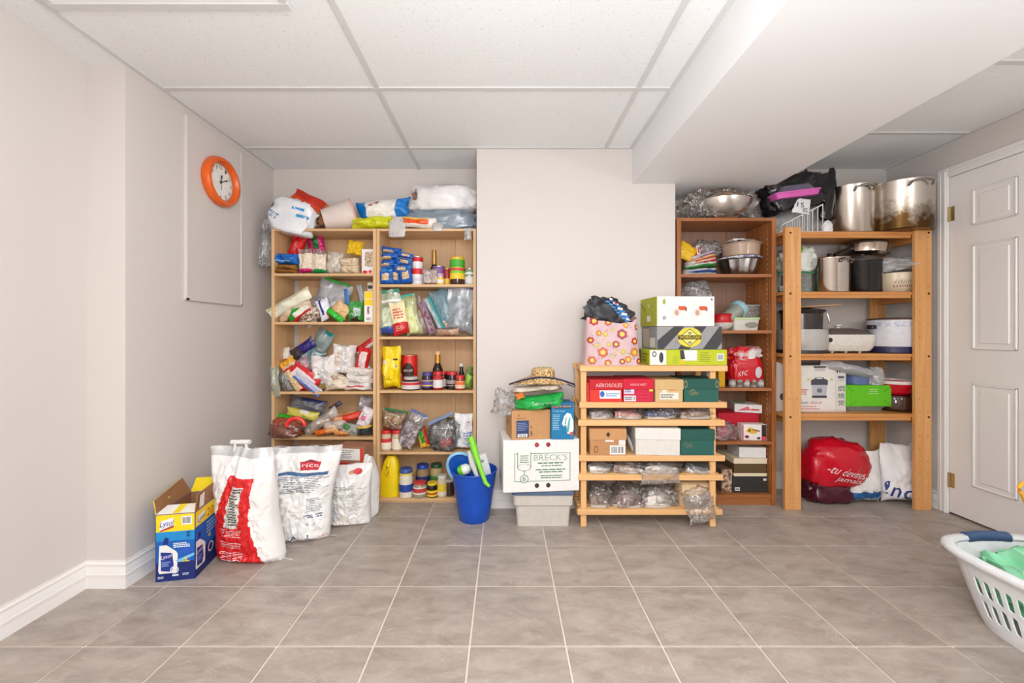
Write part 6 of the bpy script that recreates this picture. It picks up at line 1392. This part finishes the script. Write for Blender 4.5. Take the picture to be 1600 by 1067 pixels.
z = PZ_[2]
t = thing('rice_cooker', 'grey multi-cooker with a dark lid behind the pine rack post', 'cooker', (X(1252, 2.66), 2.66, z + .001))
r = S(68, 2.66) / 2; h = Z(515, 2.66) - z
G().lathe([(r * .9, 0), (r * .97, .012), (r, h * .5), (r * .98, h), (r * .9, h)], 40).obj('body', P((176, 172, 168), .3), t)
G().lathe([(r * .99, 0), (r * .99, .02)], 40).obj('base_ring', P((40, 38, 44), .4), t)
r2 = r * .80
G().lathe([(r2 * .98, h), (r2, h + .10), (r2 * 1.12, h + .115), (r2 * .98, h + .115)], 36).obj('inner_pot', P((62, 58, 56), .2, .5), t)
G().lathe([(r2 * 1.15, h + .115), (r2 * 1.1, h + .125), (r2 * .3, h + .142), (0, h + .142)], 36).obj('lid', P((40, 36, 36), .2), t)
G().tube([(r * .72, -r * .6, h + .10), (r * .75, -r * .68, h + .05), (r * .70, -r * .66, h)], .004, 6).obj('latch', STEEL((170, 166, 160)), t)
G().lathe([(.014, 0), (.014, .014)], 16, T=Matrix.Translation((r * .93, -r * .42, h * .55)) @ Matrix.Rotation(PI / 2, 4, 'X')).obj('dial', P((30, 28, 28), .3), t)
t = thing('cutting_board', 'thin round wooden board lying on the multi-cooker', 'board', (X(1272, 2.66), 2.66, z + h + .146), 0)
G().lathe([(.14, 0), (.142, .004), (.14, .008)], 36, T=Matrix.Rotation(math.radians(-3), 4, 'Y')).obj('disc', P((186, 146, 110), .5), t)
t = thing('electric_skillet', 'white electric skillet with a glass lid on the third pine shelf', 'skillet', (X(1330, 2.60), 2.60, z + .001))
w = S(92, 2.60) / 2; h = Z(523, 2.60) - z
b = rbox_loft([(-w * .84, w * .84, .01, .17, .012, .05), (-w * .96, w * .96, 0, .18, h * .35, .06), (-w, w, -.004, .184, h * .8, .064), (-w * .98, w * .98, 0, .18, h, .06)], 'body', P((220, 216, 208), .3), t)
text(b, 'f', 'NESCO', .26, .66, .36, .62, (236, 234, 230)); lines(b, 'f', .16, .24, .3, .7, 1, (236, 234, 230), 3)
for xx in (-.10, -.01, .08): G().lathe([(.008, 0), (.010, .013)], 12, T=Matrix.Translation((xx, .03, 0))).obj('foot', P((210, 206, 200), .4), t)
rbox_loft([(-w * .97, w * .97, 0, .18, h, .06), (-w * .8, w * .8, .02, .16, h + .028, .055), (-w * .3, w * .3, .06, .12, h + .044, .03)], 'lid', P((120, 112, 108), .08, .3), t)
G().lathe([(.012, 0), (.010, .010), (.022, .016), (.022, .024), (.012, .028)], 20, T=Matrix.Translation((-.012, .09, h + .042))).obj('lid_knob', P((222, 220, 214), .3), t)
for s in (-1, 1): G().box(s * w * 1.05 - .022, s * w * 1.05 + .022, .06, .12, h - .008, h + .01, .004).obj('side_handle', P((40, 36, 36), .4), t, False)
G().tube([(-w * 1.02, -.01, h * .55), (-w * 1.08, -.015, h * .4), (-w * 1.0, -.015, h * .25)], .008, 8).obj('plug_socket', P((34, 32, 32), .4), t)
t = thing('slow_cooker', 'white slow cooker with a navy base on the third pine shelf', 'slow cooker', (X(1394, 2.645), 2.645, z + .001))
r = S(60, 2.645) / 2; h = Z(500, 2.65) - z
b = G().lathe([(r * .9, .0), (r * .97, .004), (r * .97, h * .2)], 40).obj('base', P((44, 42, 84), .4), t)
b = G().lathe([(r * .97, h * .2), (r, h * .24), (r, h * .97), (r * .95, h)], 40).obj('body', P((216, 216, 222), .3), t)
G().lathe([(r * 1.01, h * .78), (r * 1.01, h * .93)], 40, cap0=False, cap1=False).obj('printed_band', MIXF((180, 186, 204), (222, 222, 228), 60, .35), t)
G().lathe([(r * 1.0, h), (r * 1.04, h + .006), (r * .96, h + .01)], 40).obj('pot_rim', P((96, 66, 56), .3), t)
G().box(-r * 1.22, -r * .92, -.025, .02, h * .72, h * .84, .004).obj('side_handle', P((34, 32, 34), .4), t, False)
t = thing('power_cord', 'black cord looped out beside the pine rack post', 'cord', (X(1456, 2.56), 2.56, 1.0))
G().tube([(-.03, 0, -.005), (.02, -.01, .0)] + [(.035 + .045 * math.sin(a), -.012, -.035 - .032 * math.cos(a) + .004) for a in [k * PI / 8 for k in range(-2, 14)]] + [(-.03, .01, -.05)], .0022, 6).obj('cable', P((24, 22, 22), .4), t)

z = PZ_[3]
t, b_, _ = carton('cooker_box', 'white thermal cooker box with a pot picture on the lowest pine shelf', 'box', 1240, 1322, 571, z + .0005, 2.585, .20, (222, 218, 212)); 
rect(b_, 'f', .80, 1, 0, .995, (216, 210, 202), 'side_strip'); rect(b_, 'f', .795, .80, 0, 1, (190, 182, 174), 'line')
poly(b_, 'f', [(.36, .34), (.62, .34), (.64, .60), (.34, .60)], (180, 180, 186), 'pot_picture'); rect(b_, 'f', .35, .63, .30, .35, (60, 60, 70), 'pot_picture', .001); poly(b_, 'f', [(.33, .58), (.65, .58), (.65, .68), (.60, .71), (.38, .71), (.33, .68)], (70, 70, 82), 'pot_lid_picture', .0014); ell(b_, 'f', .49, .72, .09, .03, (50, 50, 60), 'pot_lid_picture', ring=.3, lift=.0018); ell(b_, 'f', .49, .46, .05, .05, (110, 110, 124), 'pot_picture', .0018)
rect(b_, 'f', .40, .60, .88, .97, (190, 190, 192), 'pot_picture'); rect(b_, 'f', .38, .62, .95, .985, (60, 60, 64), 'pot_picture', .001); rect(b_, 'f', .85, .95, .66, .74, (190, 190, 194), 'pot_picture', .0014); rect(b_, 'f', .84, .96, .73, .77, (70, 70, 80), 'pot_picture', .0018)
for k, ch in enumerate('燜燒煲'): text(b_, 'f', ch, .84, .97, .44 - k * .155, .56 - k * .155, (30, 90, 70))
for k in range(4): ell(b_, 'f', .83 + k * .05, .87, .015, .03, (50, 50, 54))
text(b_, 'f', 'Endo', .1, .28, .17, .23, (40, 90, 130), 0, .2); text(b_, 'f', 'Slow-lit', .32, .54, .17, .23, (206, 100, 90), 0, .2); lines(b_, 'f', .12, .52, .04, .14, 2, (196, 110, 100), 4, .35); lines(b_, 'f', .10, .30, .36, .50, 3, (206, 110, 90), 5, .5); rect(b_, 'f', .1, .97, .04, .045, (214, 140, 130)); ell(b_, 'f', .28, .7, .03, .03, (206, 196, 120)); ell(b_, 'f', .72, .7, .03, .03, (180, 200, 130))
_, b_, _ = carton('cooker_box', 'white box with pot pictures behind the pine rack post', 'box', 1209, 1238, 566, z + .0005, 2.60, .18, (214, 212, 208))
for u, v in ((.45, .3), (.8, .22)): ell(b_, 'f', u, v, .14, .07, (70, 70, 80))
for k in range(3): poly(b_, 'f', [(.5 + k * .13, .70), (.58 + k * .13, .70), (.62 + k * .13, .80), (.54 + k * .13, .80)], (50, 50, 54), 'ink_stroke')
t = tub('clear glass storage dish under the bright green box', 1322, 1384, 634, z, 2.61, .16, (206, 220, 214), CLEAR((206, 222, 216), .6), .3, mat=CLEAR((200, 220, 212), .55))
zz_ = Z(634, 2.61) + .002
_, b_, _ = carton('green_box', 'bright green cardboard box on the glass storage dish', 'box', 1322, 1393, 602, zz_, 2.58, .16, (96, 190, 20)); 
for q in ([(.02, .98), (.16, .72), (.15, .70), (.01, .95)], [(.98, .98), (.82, .70), (.83, .68), (.99, .95)], [(.24, .28), (.08, .04), (.09, .02), (.25, .26)], [(.80, .36), (.98, .04), (.97, .02), (.79, .34)]): poly(b_, 'f', q, (66, 150, 14), 'fold_line')
rect(b_, 'f', .10, .105, 0, 1, (74, 158, 16)); lines(b_, 'f', .48, .72, .56, .86, 3, (190, 226, 150), 3, .3, center=True)
zz_ += Z(602, 2.58) - zz_ + .002
t = thing('plastic_jar', 'blue ribbed plastic tub with a pink label on the green box', 'tub', (X(1336, 2.66), 2.66, zz_), 0)
G().lathe([(S(34, 2.66) / 2, 0), (S(36, 2.66) / 2, .05), (S(36, 2.66) / 2, .10), (S(34, 2.66) / 2, .108)], 30).obj('body', P((92, 110, 160), .35), t)
G().box(.045, .062, -.068, -.03, .01, .09, .002).obj('label', P((150, 60, 110), .4), t, False)
o = bag('white plastic bag draped over the cooker box and the blue tub', 1325, 577, 104, 18, -14, 2.62, .16, [CLEAR((228, 228, 232), .75, .2), FILM((40, 40, 44))], name='plastic_bag', cat='bag', wr=.2, seed=173)
blob('white bag end bulging to the right of the blue tub', 1348, 1378, 572, 601, 2.62, .12, [CLEAR((230, 230, 232), .7, .2)], name='plastic_bag', seed=97)
t = thing('mixing_bowl', 'red bowl with a white rim stacked on a dark glass pot', 'bowl', (X(1396, 2.65), 2.65, Z(616, 2.65)), 0)
r = S(58, 2.65) / 2; h = S(20, 2.64)
G().lathe([(r * .6, 0), (r * .85, h * .3), (r * .98, h), (r * .94, h), (r * .8, h * .35), (0, .008)], 40).obj('body', P((196, 16, 34), .25), t)
G().lathe([(r * .985, h * .9), (r * 1.02, h), (r * 1.02, h + .012), (r * .95, h + .012), (r * .94, h)], 40, cap0=False, cap1=False).obj('rim', P((226, 214, 210), .3), t)
t = thing('glass_pot', 'dark amber glass pot under the red bowl', 'pot', (X(1398, 2.65), 2.65, z + .001))
r = S(54, 2.65) / 2; h = Z(616, 2.64) - z - .002
b = G().lathe([(r * .8, 0), (r * .98, .02), (r, h * .8), (r * .92, h)], 40).obj('body', P((66, 40, 30), .08), t)
G().tube([(-r * .98, -.05, h * .85), (-r * 1.12, -.05, h * .8), (-r * .98, -.05, h * .7)], .004, 6).obj('handle', STEEL(), t)

# bags on the floor under the pine rack
o = blob('dark maroon plastic bag on the floor under the bright red bag', 1247, 1326, 738, 788, 2.66, .22, [FILM((74, 20, 36), .2)], name='maroon_bag', rest=0, seed=101, amp=.15, ridge=.18)
o = blob('bright red shopping bag with white lettering on the floor', 1250, 1352, 681, 755, 2.64, .24, [FILM((196, 12, 36), .22)], name='shopping_bag', seed=102, amp=.12, ridge=.13)
text(o, 'f', '-tu devines', .24, .84, .26, .42, (236, 214, 218), -22, lift=.006, asp=.75); text(o, 'f', 'jamais', .36, .74, .10, .23, (236, 214, 218), -16, lift=.006, asp=.75)
bag('red plastic bag flap with dark pink folds beside the red shopping bag', 1350, 738, 16, 38, -10, 2.62, .06, FILM((176, 12, 50), .25), name='bag_flap', cat='bag')
o = bag('white and blue printed bag standing between two floor bags', 1348, 748, 56, 82, 2, 2.60, .10, [FILM((220, 218, 216)), FILM((34, 92, 150))], bands=((0, 1, .03, .18, 1),), name='shopping_bag', cat='bag', mode='stand', rest=0); text(o, 'f', 'FOR LEGUMES', .35, .9, .09, .13, (196, 214, 230))
o = bag('white plastic bag with dark blue letters on the floor by the post', 1401, 745, 60, 92, -2, 2.61, .14, [FILM((232, 230, 230))], name='shopping_bag', cat='bag', mode='stand', rest=0, wr=.04, nu=26, nv=28, amp=.08)
text(o, 'f', '!nd', .08, .66, .12, .36, (24, 50, 120), -5, .1, lift=.005)
blob('crumpled white bag top folded over the blue-lettered bag', 1372, 1426, 692, 730, 2.67, .10, [FILM((226, 226, 228))], name='plastic_bag', seed=103, ridge=.35)

# ------------------------------------------------------------------ laundry basket
bx, by = 1.935, 1.30; hx_, hy_ = .235, .325; HB = .252
t = thing('laundry_basket', 'white slotted laundry basket with navy handle grips', 'basket', (bx, by, .0005))
M_LB = P((226, 228, 230), .35)
def super_pt(a, hx, hy, r): 
    c, s_ = math.cos(a), math.sin(a); e = .5
    return (math.copysign(abs(c) ** e, c) * hx, math.copysign(abs(s_) ** e, s_) * hy)
NS = 56
def wall_pt(s, v, off=0):
    a = 2 * PI * s / NS; k = .74 + .26 * (v ** .8); x, y = super_pt(a, hx_ * k + off, hy_ * k + off, 0); return Vector((x, y, v * HB))
# equal-arc reparametrisation
ring_ = [Vector(super_pt(2 * PI * i / 800, hx_, hy_, 0) + (0,)) for i in range(801)]
acc = [0]
for i in range(800): acc.append(acc[-1] + (ring_[i + 1] - ring_[i]).length)
def ang_at(s):
    tgt = (s % NS) / NS * acc[-1]
    lo = 0
    for i in range(800):
        if acc[i + 1] >= tgt: lo = i; break
    f_ = (tgt - acc[lo]) / max(1e-9, acc[lo + 1] - acc[lo]); return (lo + f_) * 2 * PI / 800
_angc = {}
def wp(s, v, off=0):
    key = round(s % NS, 4)
    if key not in _angc: _angc[key] = ang_at(s)
    a = _angc[key]; k = .76 + .24 * (v ** .85); x, y = super_pt(a, hx_ * k - off, hy_ * k - off, 0); return Vector((x, y, v * HB))
V = []; F = []
def addq(pts):
    b = len(V); V.extend(pts); F.append(tuple(range(b, b + len(pts))))
bandsv = [(0, .10, 0), (.10, .20, 0), (.20, .47, 1), (.47, .51, 0), (.51, .78, 1), (.78, .9, 0), (.9, 1, 0)]
for off, flip in ((0, False), (.004, True)):
    for s in range(NS):
        for v0, v1, hole in bandsv:
            def q(u_, v_): return wp(s + u_, v0 + (v1 - v0) * v_, off)
            cs_ = wp(s + .5, .5)
            if hole and (abs(cs_.y) > hy_ * .62 or abs(cs_.x) < hx_ * .5): hole = 0
            if not hole: pts = [[q(0, 0), q(1, 0), q(1, 1), q(0, 1)]]
            else:
                o_ = [(0, 0), (.5, 0), (1, 0), (1, .5), (1, 1), (.5, 1), (0, 1), (0, .5)]
                i_ = [(.22, .12), (.5, .04), (.78, .12), (.80, .5), (.78, .88), (.5, .96), (.22, .88), (.20, .5)]
                pts = [[q(*o_[k]), q(*o_[(k + 1) % 8]), q(*i_[(k + 1) % 8]), q(*i_[k])] for k in range(8)]
            for p in pts: addq(p[::-1] if flip else p)
for s in range(NS):      # slot linings
    for v0, v1, hole in bandsv:
        cs_ = wp(s + .5, .5)
        if hole and not (abs(cs_.y) > hy_ * .62 or abs(cs_.x) < hx_ * .5):
            i_ = [(.22, .12), (.5, .04), (.78, .12), (.80, .5), (.78, .88), (.5, .96), (.22, .88), (.20, .5)]
            for k in range(8):
                a, b = i_[k], i_[(k + 1) % 8]; m0 = lambda w_, o_: wp(s + w_[0], v0 + (v1 - v0) * w_[1], o_)
                addq([m0(a, 0), m0(b, 0), m0(b, .004), m0(a, .004)])
addq([wp(s, 0) for s in range(NS)][::-1]); addq([wp(s, .01, .004) for s in range(NS)])
mk('body', V, F, M_LB, t, smooth=False)
g = G(); rim = []
prof = [(.002, -.004), (.022, -.004), (.028, .004), (.026, .016), (.018, .022), (-.002, .020), (-.006, .008)]
V = []; F = []; K = len(prof)
for s in range(NS):
    for o_, dz in prof: p = wp(s, 1, -o_); p.z = HB + dz; V.append(p)
for s in range(NS):
    for k in range(K): F.append((s * K + k, ((s + 1) % NS) * K + k, ((s + 1) % NS) * K + (k + 1) % K, s * K + (k + 1) % K))
mk('rim', V, [f[::-1] for f in F], M_LB, t, sharp=50)
for sgn in (1, -1): G().tube([(-.085, sgn * (hy_ + .006), HB + .012), (-.03, sgn * (hy_ + .012), HB + .014), (.03, sgn * (hy_ + .012), HB + .014), (.085, sgn * (hy_ + .006), HB + .012)], .020, 10).obj('handle_grip', P((56, 80, 118), .5), t)
# laundry: several crumpled green and white pieces
M_G1, M_G2 = MIXF((120, 196, 150), (150, 214, 176), 8, .85), MIXF((206, 222, 210), (130, 196, 156), 10, .85)
for k, (x, y, sx, sy, sz, z_, m, lab) in enumerate(((-.04, .13, .32, .28, .24, .09, M_G1, 'mint green cloth heaped at the far end of the laundry basket'), (.04, .0, .34, .28, .23, .09, M_G2, 'pale green and white cloth in the middle of the laundry basket'), (-.03, -.14, .28, .26, .20, .09, M_G1, 'mint green cloth heaped at the near end of the laundry basket'), (0, 0, .30, .46, .16, .012, M_G1, 'green sheets filling the bottom of the laundry basket'), (.06, .15, .26, .20, .24, .10, M_G1, 'twisted light green towel on top of the laundry'))):
    v_, f_ = blob_geo(sx, sy, sz, 130 + k, 4, amp=.3, ridge=.42, flat=.9); o = mk('laundry_cloth', v_, f_, m, None, None, True, 70); o.location = (bx + x, by + y, z_); tag(o, lab, 'cloth', None)
# hanger stuck upright in the laundry
t = thing('clothes_hanger', 'orange plastic hanger sticking up out of the laundry basket', 'hanger', (1.888, 1.49, .25))
AX, NX, BX = (0, .258), (.205, .235), (.125, 0)
def arc(c, a0, a1, r, n=7): return [(c[0] + r * math.cos(math.radians(a0 + (a1 - a0) * k / n)), 0, c[1] + r * math.sin(math.radians(a0 + (a1 - a0) * k / n))) for k in range(n + 1)]
G().tube(arc((.022, .262), 85, 240, .022) + [(BX[0] - .012, 0, .012)] + arc((BX[0] + .008, .02), 215, 370, .02) + [(NX[0] + .006, 0, NX[1] - .02), (NX[0], 0, NX[1] + .008)], .006, 8, closed=True).obj('frame', P((232, 160, 40), .35), t)
G().tube([(NX[0], 0, NX[1])] + arc((NX[0] + .05, NX[1] + .035), 235, 460, .032, 12), .0045, 8).obj('hook', P((232, 160, 40), .35), t)
